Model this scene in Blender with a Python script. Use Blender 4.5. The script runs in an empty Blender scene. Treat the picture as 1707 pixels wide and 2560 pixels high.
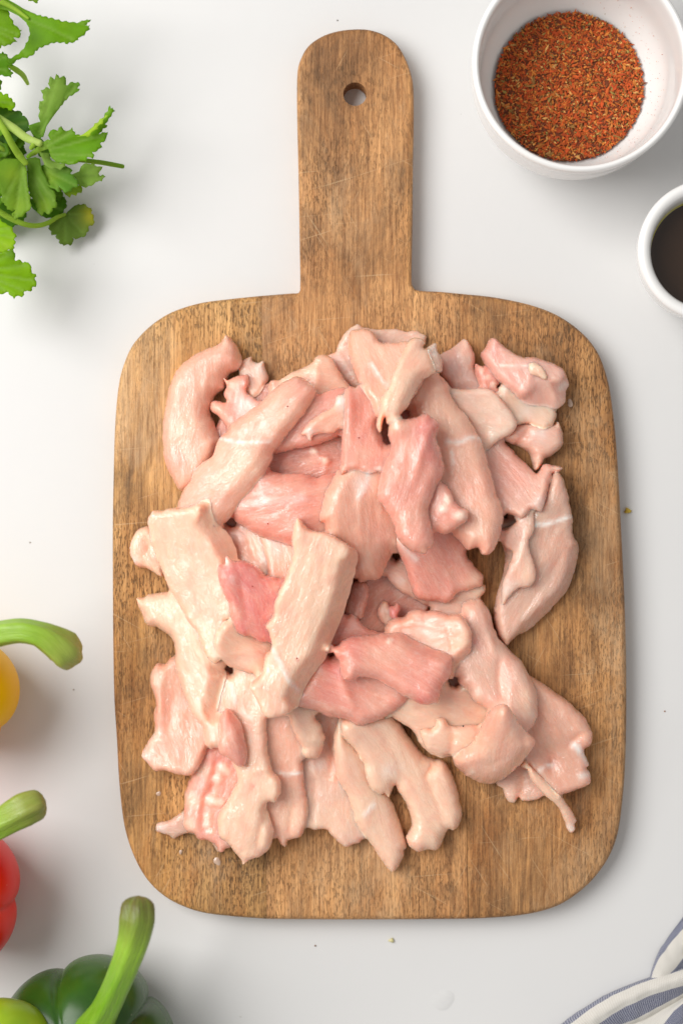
import bpy, math, random
import numpy as np
from mathutils import Vector
from mathutils.geometry import delaunay_2d_cdt

random.seed(7); RNG = np.random.default_rng(7)
sc = bpy.context.scene
COL = sc.collection

# ------------------------------------------------------------------ camera, light, exposure
K = 0.00018            # metres on the table for one pixel of the photograph (1707 x 2560)
HC = 0.80              # camera height over the table
MM = 0.001
cam_d = bpy.data.cameras.new('camera'); cam = bpy.data.objects.new('camera', cam_d); COL.objects.link(cam)
cam.location = (0, 0, HC); cam.rotation_euler = (0, 0, 0)
cam_d.sensor_fit = 'VERTICAL'; cam_d.sensor_height = 36.0
cam_d.lens = 36.0 * HC / (2560 * K)
cam_d.clip_start = 0.01; cam_d.clip_end = 50
cam_d.dof.use_dof = True; cam_d.dof.focus_distance = HC - 0.030; cam_d.dof.aperture_fstop = 5.0
sc.camera = cam

world = bpy.data.worlds.new('World'); sc.world = world; world.use_nodes = True
bg = world.node_tree.nodes['Background']
bg.inputs[0].default_value = (1.0, 0.985, 0.97, 1); bg.inputs[1].default_value = 0.405

def area(name, loc, target, sx, sy, power, col):
    l = bpy.data.lights.new(name, 'AREA'); l.shape = 'RECTANGLE'; l.size = sx; l.size_y = sy
    l.energy = power; l.color = col
    o = bpy.data.objects.new(name, l); COL.objects.link(o); o.location = loc
    o.rotation_euler = (Vector(target) - Vector(loc)).to_track_quat('-Z', 'Y').to_euler()
    return o
area('window_light', (-0.88, 0.34, 1.16), (0, 0, 0), 1.1, 0.95, 26.0, (1.0, 0.985, 0.965))

vs = sc.view_settings
sc.display_settings.display_device = 'sRGB'
vs.view_transform = 'Standard'; vs.look = 'None'; vs.exposure = 0.0; vs.gamma = 1.0; vs.use_curve_mapping = False
sc.cycles.use_denoising = True

# ------------------------------------------------------------------ helpers
def W(px, py, z):                      # photograph pixel -> place at height z (metres)
    f = K * (HC - z) / HC
    return ((px - 853.5) * f, (1280.0 - py) * f)

TILES = {'A': (300, 800, 2.6133), 'B': (900, 800, 2.6133), 'C': (300, 1300, 2.6133), 'D': (900, 1300, 2.6133),
         'E': (300, 1600, 2.6133), 'F': (900, 1600, 2.6133), 'G': (550, 1050, 3.4844), 'H': (520, 1300, 3.92),
         'I': (750, 1350, 3.136), 'X': (0, 0, 3.92), 'Y': (0, 360, 3.92), 'T': (1350, 2250, 4.392), 'N': (0, 0, 1.0)}
def px(tile, pts):
    ox, oy, s = TILES[tile]
    return [(ox + p[0] / s, oy + p[1] / s) for p in pts]

def tag(o, label=None, cat=None, group=None, kind=None):
    if label: o['label'] = label
    if cat: o['category'] = cat
    if group: o['group'] = group
    if kind: o['kind'] = kind
    return o

def mesh_obj(name, verts, faces, mat, parent=None, smooth=True, colors=None, vec=None, fl=None):
    me = bpy.data.meshes.new(name)
    me.from_pydata([tuple(map(float, v)) for v in verts], [], [tuple(map(int, f)) for f in faces])
    if colors is not None:
        a = me.attributes.new('tint', 'FLOAT_COLOR', 'POINT')
        c = np.ones((len(verts), 4), np.float32); c[:, :3] = colors
        a.data.foreach_set('color', c.ravel())
    if vec is not None:
        a = me.attributes.new('fib', 'FLOAT_VECTOR', 'POINT'); a.data.foreach_set('vector', np.asarray(vec, np.float32).ravel())
    if fl is not None:
        for k_, v_ in fl.items():
            a = me.attributes.new(k_, 'FLOAT', 'POINT'); a.data.foreach_set('value', np.asarray(v_, np.float32).ravel())
    if smooth: me.polygons.foreach_set('use_smooth', [True] * len(me.polygons))
    me.update()
    me.materials.append(mat)
    o = bpy.data.objects.new(name, me); COL.objects.link(o)
    if parent is not None: o.parent = parent
    return o

def vnoise(x, y, seed=0):
    xi = np.floor(x).astype(np.int64); yi = np.floor(y).astype(np.int64); xf = x - xi; yf = y - yi
    u = xf * xf * (3 - 2 * xf); v = yf * yf * (3 - 2 * yf)
    def h(a, b):
        n = (a * 374761393 + b * 668265263 + seed * 974634777) & 0x7fffffff
        n = ((n ^ (n >> 13)) * 1274126177) & 0x7fffffff
        return ((n ^ (n >> 16)) & 0xffff) / 32767.5 - 1.0
    return (h(xi, yi) * (1 - u) + h(xi + 1, yi) * u) * (1 - v) + (h(xi, yi + 1) * (1 - u) + h(xi + 1, yi + 1) * u) * v
def fbm(x, y, seed=0, oct=3):
    s = 0; a = 1.0; t = 0
    for i in range(oct):
        s = s + a * vnoise(x * 2 ** i + 17.3 * i, y * 2 ** i - 9.1 * i, seed + i); t += a; a *= 0.5
    return s / t

def catmull(pts, spacing, closed=True):
    P = np.asarray(pts, float); n = len(P); out = []
    rng = range(n) if closed else range(n - 1)
    for i in rng:
        if closed: p0, p1, p2, p3 = P[(i - 1) % n], P[i], P[(i + 1) % n], P[(i + 2) % n]
        else: p0, p1, p2, p3 = P[max(i - 1, 0)], P[i], P[i + 1], P[min(i + 2, n - 1)]
        L = np.linalg.norm(p2 - p1); m = max(1, int(math.ceil(L / spacing)))
        # tangents limited by the segment length so uneven points do not overshoot
        t1 = (p2 - p0) * L / max(np.linalg.norm(p2 - p1) + np.linalg.norm(p1 - p0), 1e-9)
        t2 = (p3 - p1) * L / max(np.linalg.norm(p3 - p2) + np.linalg.norm(p2 - p1), 1e-9)
        for j in range(m):
            t = j / m
            out.append((2*t**3 - 3*t**2 + 1) * p1 + (t**3 - 2*t**2 + t) * t1 + (-2*t**3 + 3*t**2) * p2 + (t**3 - t**2) * t2)
    if not closed: out.append(P[-1])
    return np.array(out)

def seg_dist(P, poly, closed=False, radius=None):
    """distance of points P to a polyline and the (interpolated) index of the nearest place on it"""
    A = poly; Bn = np.roll(poly, -1, 0) if closed else poly[1:]
    A = A if closed else poly[:-1]
    best = np.full(len(P), 1e9); idx = np.zeros(len(P))
    for s in range(0, len(P), 4000):
        Q = P[s:s + 4000, None, :]; AB = (Bn - A)[None]; AQ = Q - A[None]
        t = np.clip((AQ * AB).sum(2) / np.maximum((AB ** 2).sum(2), 1e-12), 0, 1)
        d2 = ((AQ - t[..., None] * AB) ** 2).sum(2); j = d2.argmin(1); r = np.arange(len(j))
        best[s:s + 4000] = np.sqrt(d2[r, j]); idx[s:s + 4000] = j + t[r, j]
    return best, idx

def inside(P, poly):
    x, y = P[:, 0], P[:, 1]; c = np.zeros(len(P), bool); n = len(poly); j = n - 1
    for i in range(n):
        xi, yi = poly[i]; xj, yj = poly[j]
        if yi != yj:
            m = ((yi > y) != (yj > y)) & (x < (xj - xi) * (y - yi) / (yj - yi) + xi); c ^= m
        j = i
    return c

def triangulate(outer, holes, spacing, rings=()):
    """boundary-conforming triangulation; returns verts (N,2), faces and the outer boundary used"""
    allb = [outer] + list(holes)
    mn, mx = outer.min(0), outer.max(0)
    gx = np.arange(mn[0], mx[0], spacing); gy = np.arange(mn[1], mx[1], spacing * 0.866)
    X, Y = np.meshgrid(gx, gy); X = X + (np.arange(len(gy))[:, None] % 2) * spacing * 0.5
    G = np.stack([X.ravel(), Y.ravel()], 1) + RNG.uniform(-.18, .18, (X.size, 2)) * spacing
    G = G[inside(G, outer)]
    rmax = max(rings) if rings else 0
    if len(G):
        d, _ = seg_dist(G, outer, True); G = G[d > max(rmax + spacing * 0.55, spacing * 0.55)]
    for h in holes:
        if len(G):
            d, _ = seg_dist(G, h, True); G = G[(~inside(G, h)) & (d > spacing * 0.55)]
    pts = [outer] + list(holes); extra = [G]
    if rings:
        nrm = np.roll(outer, -1, 0) - np.roll(outer, 1, 0); nrm = np.stack([-nrm[:, 1], nrm[:, 0]], 1)
        nrm /= np.maximum(np.linalg.norm(nrm, axis=1, keepdims=True), 1e-9)
        area2 = np.sum(outer[:, 0] * np.roll(outer[:, 1], -1) - np.roll(outer[:, 0], -1) * outer[:, 1])
        if area2 < 0: nrm = -nrm
        for k_, r in enumerate(rings):
            Q = outer + nrm * r
            if k_ % 2: Q = (Q + np.roll(Q, -1, 0)) / 2
            m = inside(Q, outer); Q = Q[m]
            if len(Q):
                d, _ = seg_dist(Q, outer, True); Q = Q[d > r * 0.9]
            extra.append(Q)
    V = np.concatenate(pts + extra); edges = []; base = 0
    for b in allb:
        n = len(b); edges += [(base + i, base + (i + 1) % n) for i in range(n)]; base += n
    res = delaunay_2d_cdt([Vector((float(v[0]), float(v[1]))) for v in V], edges, [], 1, 1e-7)
    V2 = np.array([(v.x, v.y) for v in res[0]]); F = [tuple(f) for f in res[2]]
    if holes or True:
        cen = np.array([V2[list(f)].mean(0) for f in F]); keep = inside(cen, outer)
        for h in holes: keep &= ~inside(cen, h)
        F = [f for f, k_ in zip(F, keep) if k_]
    return V2, F

def boundary_edges(F):
    cnt = {}
    for f in F:
        for a, b in zip(f, f[1:] + f[:1]):
            cnt[(a, b)] = cnt.get((a, b), 0) + 1
    return [(a, b) for (a, b) in cnt if (b, a) not in cnt]

def close_sheet(V2, F, zt, zb, weld):
    """top and bottom sheets to one closed solid; weld: share the rim, else a wall"""
    n = len(V2); be = boundary_edges(F)
    F = [f for f in F]
    a = V2[F[0][1]] - V2[F[0][0]]; b = V2[F[0][2]] - V2[F[0][0]]
    if a[0] * b[1] - a[1] * b[0] < 0: F = [f[::-1] for f in F]; be = [(j, i) for i, j in be]
    rim = set(i for e in be for i in e)
    verts = [(V2[i, 0], V2[i, 1], zt[i]) for i in range(n)]; mp = {}
    src = list(range(n))
    for i in range(n):
        if weld and i in rim: mp[i] = i
        else: mp[i] = len(verts); verts.append((V2[i, 0], V2[i, 1], zb[i])); src.append(i)
    faces = list(F) + [tuple(mp[i] for i in f[::-1]) for f in F]
    if not weld: faces += [(b_, a_, mp[a_], mp[b_]) for a_, b_ in be]
    return np.array(verts), faces, np.array(src)

# ------------------------------------------------------------------ node helpers
class NT:
    def __init__(s, name):
        s.m = bpy.data.materials.new(name); s.m.use_nodes = True; s.t = s.m.node_tree
        s.b = s.t.nodes['Principled BSDF']; s.out = s.t.nodes['Material Output']
    def n(s, typ, **kw):
        nd = s.t.nodes.new(typ)
        for k_, v_ in kw.items(): setattr(nd, k_, v_)
        return nd
    def l(s, a, b): s.t.links.new(a, b)
    def attr(s, name): return s.n('ShaderNodeAttribute', attribute_name=name)
    def coord(s, scale=(1, 1, 1), which='Object', rot=(0, 0, 0), src=None):
        mp = s.n('ShaderNodeMapping'); mp.inputs['Scale'].default_value = scale; mp.inputs['Rotation'].default_value = rot
        if src is None: src = s.n('ShaderNodeTexCoord').outputs[which]
        s.l(src, mp.inputs[0]); return mp.outputs[0]
    def noise(s, vec, scale, detail=3, rough=0.55, dist=0.0):
        nd = s.n('ShaderNodeTexNoise'); nd.inputs['Scale'].default_value = scale; nd.inputs['Detail'].default_value = detail
        nd.inputs['Roughness'].default_value = rough; nd.inputs['Distortion'].default_value = dist
        s.l(vec, nd.inputs['Vector']); return nd.outputs['Fac']
    def ramp(s, fac, stops):
        r = s.n('ShaderNodeValToRGB'); e = r.color_ramp.elements
        while len(e) < len(stops): e.new(0.5)
        for i, (p, c) in enumerate(stops):
            e[i].position = p; e[i].color = (c, c, c, 1) if isinstance(c, (int, float)) else (*c, 1)
        s.l(fac, r.inputs[0]); return r.outputs[0]
    def mix(s, fac, a, b, typ='MIX'):
        nd = s.n('ShaderNodeMix', data_type='RGBA', blend_type=typ)
        for sock, v in ((0, fac), (6, a), (7, b)):
            if isinstance(v, (int, float)): nd.inputs[sock].default_value = v
            elif isinstance(v, tuple): nd.inputs[sock].default_value = (*v, 1)
            else: s.l(v, nd.inputs[sock])
        return nd.outputs[2]
    def math(s, op, a, b=None):
        nd = s.n('ShaderNodeMath', operation=op)
        for i, v in enumerate((a, b)):
            if v is None: continue
            if isinstance(v, (int, float)): nd.inputs[i].default_value = v
            else: s.l(v, nd.inputs[i])
        return nd.outputs[0]
    def bump(s, h, dist, strength=1.0, prev=None):
        nd = s.n('ShaderNodeBump'); nd.inputs['Distance'].default_value = dist; nd.inputs['Strength'].default_value = strength
        s.l(h, nd.inputs['Height'])
        if prev is not None: s.l(prev, nd.inputs['Normal'])
        return nd.outputs[0]
    def set(s, **kw):
        for k_, v_ in kw.items():
            sock = s.b.inputs[k_.replace('_', ' ')]
            if isinstance(v_, (int, float)): sock.default_value = v_
            elif isinstance(v_, tuple): sock.default_value = v_ if len(v_) == len(sock.default_value) else (*v_, 1)
            else: s.l(v_, sock)

# ------------------------------------------------------------------ materials
def mat_table():
    t = NT('white_laminate'); c = t.coord()
    n1 = t.noise(c, 6, 4); n2 = t.noise(c, 160, 3)
    colr = t.mix(t.ramp(n1, [(0.35, 0.0), (0.7, 1.0)]), (0.72, 0.715, 0.705), (0.70, 0.695, 0.688))
    sp = t.ramp(t.noise(c, 210, 1), [(0.80, 0.0), (0.815, 1.0)])
    colr = t.mix(t.math('MULTIPLY', sp, 0.35), colr, (0.45, 0.42, 0.40))
    t.set(Base_Color=colr, Roughness=t.ramp(n2, [(0.3, 0.34), (0.7, 0.44)]), Specular_IOR_Level=0.4)
    t.set(Normal=t.bump(t.noise(c, 40, 3), 0.0004, 0.15)); return t.m

def mat_wood(name, light, mid, dark, fleck, seed):
    t = NT(name)
    off = t.n('ShaderNodeVectorMath', operation='ADD'); t.l(t.n('ShaderNodeTexCoord').outputs['Object'], off.inputs[0])
    off.inputs[1].default_value = (seed * 0.37, seed * 0.11, seed * 0.05); src = off.outputs[0]
    g1 = t.noise(t.coord((70, 5, 70), src=src), 1.0, 5, 0.65, 0.8)           # broad growth bands
    g2 = t.noise(t.coord((560, 20, 560), src=src), 1.0, 6, 0.72, 0.5)         # fibre
    g3 = t.noise(t.coord((1500, 330, 1500), src=src), 1.0, 2, 0.6)           # pores
    g4 = t.noise(t.coord((26, 15, 26), src=src), 1.0, 5, 0.65)               # where pores crowd
    g5 = t.noise(t.coord((1100, 800, 1100), src=src), 1.0, 3, 0.7)           # scuffed grain
    orange = t.noise(t.coord((45, 9, 45), src=src), 1.0, 4, 0.6, 1.0)
    colr = t.mix(t.ramp(g1, [(0.36, 0.0), (0.64, 1.0)]), light, mid)
    colr = t.mix(t.math('MULTIPLY', t.ramp(orange, [(0.52, 0.0), (0.70, 1.0)]), 0.7), colr, (0.60, 0.245, 0.075))
    colr = t.mix(t.math('MULTIPLY', t.ramp(g2, [(0.40, 0.0), (0.66, 1.0)]), 0.8), colr, dark)
    colr = t.mix(t.math('MULTIPLY', t.ramp(g5, [(0.50, 0.0), (0.72, 1.0)]), 0.30), colr, (0.78, 0.46, 0.20))
    pores = t.math('MULTIPLY', t.ramp(g3, [(0.53, 0.0), (0.63, 1.0)]), t.ramp(g4, [(0.40, 0.18), (0.60, 1.0)]))
    colr = t.mix(t.math('MULTIPLY', pores, fleck * 0.72), colr, (0.045, 0.026, 0.014))
    st = t.ramp(t.noise(t.coord((24, 11, 24), src=src), 1.0, 8, 0.75, 0.6), [(0.47, 0.0), (0.66, 1.0)])
    colr = t.mix(t.math('MULTIPLY', st, 0.68), colr, (0.095, 0.060, 0.034))
    worn = t.noise(t.coord((28, 12, 28), src=src, rot=(0, 0, 0.2)), 1.0, 6, 0.7, 0.4)
    colr = t.mix(t.math('MULTIPLY', t.ramp(worn, [(0.52, 0.0), (0.68, 1.0)]), 0.55), colr, (0.66, 0.44, 0.25))
    fine = t.noise(t.coord((1300, 70, 1300), src=src), 1.0, 3, 0.6)
    colr = t.mix(t.ramp(fine, [(0.46, 0.0), (0.66, 0.6)]), colr, (0.48, 0.38, 0.29), 'MULTIPLY')
    patch = t.noise(t.coord((17, 7, 17), src=src), 1.0, 5, 0.6, 0.7)
    colr = t.mix(t.ramp(patch, [(0.46, 0.0), (0.64, 0.68)]), colr, (0.54, 0.46, 0.38), 'MULTIPLY')
    for ang, thr, k_ in ((0.3, 0.705, 0.0), (-0.5, 0.715, 3.1), (1.05, 0.715, 7.7), (0.08, 0.72, 9.3), (-1.0, 0.715, 5.3)):
        mpn = t.n('ShaderNodeMapping'); mpn.vector_type = 'TEXTURE'        # pale knife scratches
        mpn.inputs['Rotation'].default_value = (0, 0, ang); mpn.inputs['Location'].default_value = (k_, k_ * .3, 0)
        t.l(src, mpn.inputs[0])
        s_ = t.noise(t.coord((22, 900, 22), src=mpn.outputs[0]), 1.0, 2, 0.5)
        colr = t.mix(t.math('MULTIPLY', t.ramp(s_, [(thr, 0.0), (thr + 0.05, 1.0)]), 0.38), colr, (0.66, 0.44, 0.24))
    t.set(Base_Color=colr, Roughness=t.ramp(g2, [(0.3, 0.50), (0.7, 0.68)]), Specular_IOR_Level=0.35)
    b1 = t.bump(g2, 0.0004, 0.6); b2 = t.bump(pores, -0.0004, 0.7, b1)
    t.set(Normal=b2); return t.m

def mat_flesh():
    t = NT('raw_chicken'); a = t.attr('tint'); f = t.attr('fib').outputs['Vector']
    fib = t.noise(t.coord((0.10, 0.62, 1), src=f), 1.0, 3, 0.6, 0.7)         # muscle fibre
    cut = t.noise(t.coord((0.42, 0.60, 1), src=f), 1.0, 3, 0.65, 1.4)        # shimmer of the cut grain
    blot = t.noise(t.coord((0.14, 0.22, 1), src=f), 1.0, 4, 0.6, 0.4)
    wet = t.noise(t.coord((0.13, 0.22, 1), src=f), 1.0, 4, 0.6, 1.0)
    colr = t.mix(t.math('MULTIPLY', t.ramp(fib, [(0.42, 0.0), (0.66, 1.0)]), 0.14), a.outputs['Color'], (0.96, 0.74, 0.60))
    colr = t.mix(t.math('MULTIPLY', t.ramp(cut, [(0.50, 0.0), (0.72, 1.0)]), 0.22), colr, (0.97, 0.80, 0.68))
    colr = t.mix(t.math('MULTIPLY', t.ramp(blot, [(0.46, 0.0), (0.70, 1.0)]), 0.30), colr, (0.88, 0.36, 0.26))
    t.b.subsurface_method = 'BURLEY'
    t.set(Base_Color=colr, Roughness=t.ramp(wet, [(0.3, 0.36), (0.7, 0.50)]), Specular_IOR_Level=0.4)
    t.set(Subsurface_Weight=0.9, Subsurface_Radius=(1.0, 0.30, 0.15), Subsurface_Scale=0.0060)
    t.set(Coat_Weight=t.ramp(wet, [(0.46, 1.0), (0.62, 0.05)]), Coat_Roughness=0.10, Coat_IOR=1.6)
    h = t.math('ADD', t.math('MULTIPLY', fib, t.ramp(blot, [(0.35, 0.25), (0.65, 1.0)])), t.math('MULTIPLY', cut, 0.55))
    b2 = t.bump(h, 0.0008, 0.8)
    t.set(Normal=t.bump(h, 0.0005, 0.7)); t.l(b2, t.b.inputs['Coat Normal']); return t.m

def mat_ceramic():
    t = NT('white_glazed_ceramic'); c = t.coord()
    t.set(Base_Color=(0.88, 0.87, 0.85), Roughness=0.2, Coat_Weight=0.4, Coat_Roughness=0.08)
    t.set(Normal=t.bump(t.noise(c, 60, 2), 0.0004, 0.12)); return t.m

def mat_leaf(name):
    t = NT(name); a = t.attr('tint').outputs['Color']; c = t.coord()
    n = t.noise(c, 240, 4)
    colr = t.mix(t.math('MULTIPLY', t.ramp(n, [(0.35, 0.0), (0.7, 1.0)]), 0.25), a, (0.10, 0.24, 0.02))
    t.set(Base_Color=colr, Roughness=0.5, Specular_IOR_Level=0.12, Normal=t.bump(t.noise(c, 420, 3), 0.0004, 0.35))
    tr = t.n('ShaderNodeBsdfTranslucent'); mx = t.n('ShaderNodeMixShader'); mx.inputs[0].default_value = 0.42
    t.l(t.mix(0.45, a, (0.55, 0.80, 0.01)), tr.inputs[0])
    t.l(t.b.outputs[0], mx.inputs[1]); t.l(tr.outputs[0], mx.inputs[2]); t.l(mx.outputs[0], t.out.inputs[0]); return t.m

def mat_skin(name, c1, c2, rough=0.27, sss=0.25, nscale=25, spec=0.35):
    t = NT(name); c = t.coord(); n = t.noise(c, nscale, 3)
    sp = t.ramp(t.noise(c, 520, 1), [(0.76, 0.0), (0.80, 1.0)])
    colr = t.mix(t.ramp(n, [(0.35, 0.0), (0.65, 1.0)]), c1, c2)
    colr = t.mix(t.math('MULTIPLY', sp, 0.12), colr, (0.9, 0.85, 0.6))
    t.set(Base_Color=colr, Roughness=rough, Subsurface_Weight=sss, Subsurface_Radius=(1, .5, .25), Subsurface_Scale=0.003, Specular_IOR_Level=spec)
    t.set(Normal=t.bump(t.noise(c, 300, 2), 0.0003, 0.12)); return t.m

def mat_stem():
    t = NT('pepper_stem'); a = t.attr('tint').outputs['Color']; f = t.attr('fib').outputs['Vector']
    n = t.noise(t.coord((0.10, 1.1, 1), src=f), 1.0, 4, 0.6, 0.3); m = t.noise(t.coord((0.22, 0.3, 1), src=f), 1.0, 4)
    colr = t.mix(t.math('MULTIPLY', t.ramp(n, [(0.42, 0.0), (0.68, 1.0)]), 0.22), a, (0.46, 0.60, 0.14))
    colr = t.mix(t.math('MULTIPLY', t.ramp(m, [(0.48, 0.0), (0.75, 1.0)]), 0.40), colr, (0.18, 0.32, 0.02))
    t.set(Base_Color=colr, Roughness=0.33, Subsurface_Weight=0.2, Subsurface_Radius=(1, .8, .2), Subsurface_Scale=0.002)
    t.set(Normal=t.bump(n, 0.0012, 0.5)); return t.m

def mat_attr(name, rough, sss=0.0, trans=0.0):
    t = NT(name); a = t.attr('tint').outputs['Color']; c = t.coord()
    t.set(Base_Color=t.mix(0.25, a, t.mix(t.noise(c, 900, 2), (0.02, 0.01, 0.005), (1, 0.8, 0.5)), 'OVERLAY'), Roughness=rough)
    if sss: t.set(Subsurface_Weight=sss, Subsurface_Radius=(1, .5, .3), Subsurface_Scale=0.002)
    return t.m

def mat_liquid():
    t = NT('dark_sauce'); c = t.coord()
    t.set(Base_Color=t.mix(t.noise(c, 30, 2), (0.030, 0.017, 0.011), (0.040, 0.022, 0.013)), Roughness=0.12, Specular_IOR_Level=0.5)
    t.set(Normal=t.bump(t.noise(c, 25, 1), 0.0003, 0.1)); return t.m

def mat_water(name):
    t = NT(name); c = t.coord(); t.set(Base_Color=(0.9, 0.9, 0.88), Roughness=0.05, Normal=t.bump(t.noise(c, 200, 1), 0.0002, 0.2))
    tr = t.n('ShaderNodeBsdfTransparent'); mx = t.n('ShaderNodeMixShader'); fr = t.n('ShaderNodeFresnel'); fr.inputs[0].default_value = 1.33
    t.l(t.math('ADD', t.math('MULTIPLY', fr.outputs[0], 0.3), 0.01), mx.inputs[0]); t.l(tr.outputs[0], mx.inputs[1]); t.l(t.b.outputs[0], mx.inputs[2]); t.l(mx.outputs[0], t.out.inputs[0]); return t.m

def mat_towel():
    t = NT('striped_cotton'); f = t.attr('fib').outputs['Vector']; st = t.attr('stripe').outputs['Fac']
    sep = t.n('ShaderNodeSeparateXYZ'); t.l(f, sep.inputs[0])
    wob = t.noise(t.coord((0.5, 0.5, 1), src=f), 1.0, 2)
    def thread(sock, freq, ph):
        return t.math('SINE', t.math('ADD', t.math('ADD', t.math('MULTIPLY', sock, freq), t.math('MULTIPLY', wob, 2.2)), ph))
    u = thread(sep.outputs[0], 2 * math.pi / 1.5, 0.0); v = thread(sep.outputs[1], 2 * math.pi / 1.4, 0.6)
    weave = t.math('MULTIPLY', u, v)                       # checkerboard of over / under threads
    wv = t.ramp(t.math('ADD', t.math('MULTIPLY', weave, 0.5), 0.5), [(0.38, 0.0), (0.58, 1.0)])
    blue = t.mix(wv, (0.016, 0.026, 0.11), (0.44, 0.45, 0.52))
    cream = t.mix(wv, (0.86, 0.83, 0.77), (0.76, 0.72, 0.65))
    edge = t.math('ADD', st, t.math('MULTIPLY', t.math('SUBTRACT', wob, 0.5), 0.2))
    colr = t.mix(t.ramp(edge, [(0.45, 0.0), (0.55, 1.0)]), cream, blue)
    t.set(Base_Color=colr, Roughness=0.9, Sheen_Weight=0.3, Specular_IOR_Level=0.15)
    t.set(Normal=t.bump(t.math('ABSOLUTE', weave), 0.0006, 0.6)); return t.m

M = dict(table=mat_table(), flesh=mat_flesh(), ceramic=mat_ceramic(), leaf=mat_leaf('cilantro_leaf'), stem=mat_stem(),
         spice=mat_attr('spice_flakes', 0.8), liquid=mat_liquid(), water=mat_water('water_drop'), juice=mat_skin('meat_juice', (0.55, 0.38, 0.28), (0.62, 0.46, 0.36), 0.08, 0.0, 200, 0.6), towel=mat_towel(),
         crumb=mat_attr('crumb', 0.6),
         yellow=mat_skin('yellow_pepper_skin', (0.92, 0.50, 0.0), (0.97, 0.60, 0.0), 0.4, 0.0, 25, 0.08),
         red=mat_skin('red_pepper_skin', (0.85, 0.008, 0.002), (0.92, 0.030, 0.003), 0.32, 0.0, 25, 0.14),
         green=mat_skin('green_pepper_skin', (0.025, 0.085, 0.008), (0.055, 0.15, 0.012)),
         lime=mat_skin('lime_peel', (0.24, 0.40, 0.012), (0.34, 0.48, 0.02), 0.3, 0.2, 60),
         wood_l=mat_wood('acacia_left', (0.88, 0.50, 0.19), (0.68, 0.34, 0.105), (0.28, 0.145, 0.055), 1.0, 1),
         wood_m=mat_wood('acacia_middle', (0.88, 0.47, 0.19), (0.68, 0.325, 0.12), (0.31, 0.145, 0.058), 0.7, 2),
         wood_r=mat_wood('acacia_right', (0.80, 0.42, 0.16), (0.56, 0.265, 0.09), (0.23, 0.11, 0.044), 0.85, 3))

# ------------------------------------------------------------------ table
s_ = 1.6
tb = mesh_obj('table', [(-s_, -s_, 0), (s_, -s_, 0), (s_, s_, 0), (-s_, s_, 0)], [(0, 1, 2, 3)], M['table'], smooth=False)
tag(tb, 'smooth white tabletop under everything', 'table', kind='structure')

# ------------------------------------------------------------------ cutting board
ZB = 0.0125
LEFT = [(653.8, 738), (576, 746), (507, 755), (461, 767), (419, 784), (381, 809), (350, 838), (327, 868), (310, 907), (299, 945),
        (291, 1006), (286, 1083), (283, 1197), (281, 1300), (281, 1450), (282, 1600), (285, 1750), (291, 1846), (296, 1941), (303, 2018),
        (312, 2075), (327, 2125), (350, 2175), (377, 2213), (412, 2244), (454, 2267), (507, 2284), (576, 2293), (665.6, 2300)]
RIGHT = [(1170.4, 2300), (1234, 2297), (1299, 2291), (1356, 2280), (1402, 2263), (1444, 2236), (1479, 2205), (1509, 2167), (1532, 2125),
         (1547, 2075), (1557, 1999), (1563, 1922), (1566, 1826), (1566, 1650), (1561, 1480), (1551, 1274), (1547, 1197), (1542, 1121), (1537, 1063),
         (1531, 1014), (1524, 968), (1513, 926), (1498, 887), (1479, 857), (1452, 828), (1417, 801), (1379, 780), (1333, 763), (1280, 750),
         (1222, 740), (1148, 732.7)]
MID_TOP = [(1147.3, 732.5), (1100, 728), (1055, 726), (1037, 722), (1030, 712), (1029, 683), (1031, 560), (1032, 438), (1034, 316), (1034, 239),
           (1031, 199), (1021, 162), (1006, 129), (988, 104), (960, 84), (933, 74), (908, 70), (871, 71), (835, 77), (801, 90), (770, 113),
           (752, 144), (744, 172), (742, 224), (743, 316), (746, 438), (749, 622), (750, 724), (746, 731), (729, 732), (654.2, 738)]
MID_BOT = [(666.2, 2300), (760, 2301), (870, 2301.5), (1050, 2301), (1169.2, 2300)]
bw = lambda pts: np.array([W(p[0], p[1], ZB) for p in pts])
def open_curve(pts): return catmull(bw(pts), 0.0022, closed=False)
outer_all = np.concatenate([open_curve(LEFT), open_curve(MID_BOT), open_curve(RIGHT), open_curve(MID_TOP)])
board = bpy.data.objects.new('cutting_board', None); COL.objects.link(board)
tag(board, 'worn brown wooden cutting board with rounded handle, chicken piled on it', 'cutting board')
hole_c = np.array(W(887, 235, ZB)); th = np.linspace(0, 2 * math.pi, 40, endpoint=False)
HOLE = np.stack([hole_c[0] + 0.0052 * np.cos(th), hole_c[1] + 0.0052 * np.sin(th)], 1)
def stave(name, poly, holes, mat):
    q = []
    for a_, b_ in zip(poly, np.roll(poly, -1, 0)):
        n_ = max(1, int(np.linalg.norm(b_ - a_) / 0.003)); q += [a_ + (b_ - a_) * i_ / n_ for i_ in range(n_)]
    poly = np.array(q)
    V, F = triangulate(poly, holes, 0.0045, rings=(0.0004, 0.0010, 0.0018, 0.0028))
    d, _ = seg_dist(V, outer_all, True)
    for h in holes:
        dh, _ = seg_dist(V, h, True); d = np.minimum(d, 0.0016 + dh * 0.7)
    r = 0.0026; s = np.clip(d / r, 0, 1); zt = ZB - r * (1 - np.sqrt(1 - (1 - s) ** 2)) * 0.9
    zt = zt + 0.00012 * fbm(V[:, 0] * 90, V[:, 1] * 25, 5)
    dp, _ = seg_dist(V, poly, True); zt = zt - 0.00008 * np.clip(1 - dp / 0.0005, 0, 1) * (d > 0.002)
    zb = r * (1 - np.sqrt(1 - (1 - s) ** 2)) * 0.9
    vv, ff, src = close_sheet(V, F, zt, zb, False)
    o = mesh_obj(name, vv, ff, mat, board); o.data.set_sharp_from_angle(angle=math.radians(50))
    return o
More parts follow.
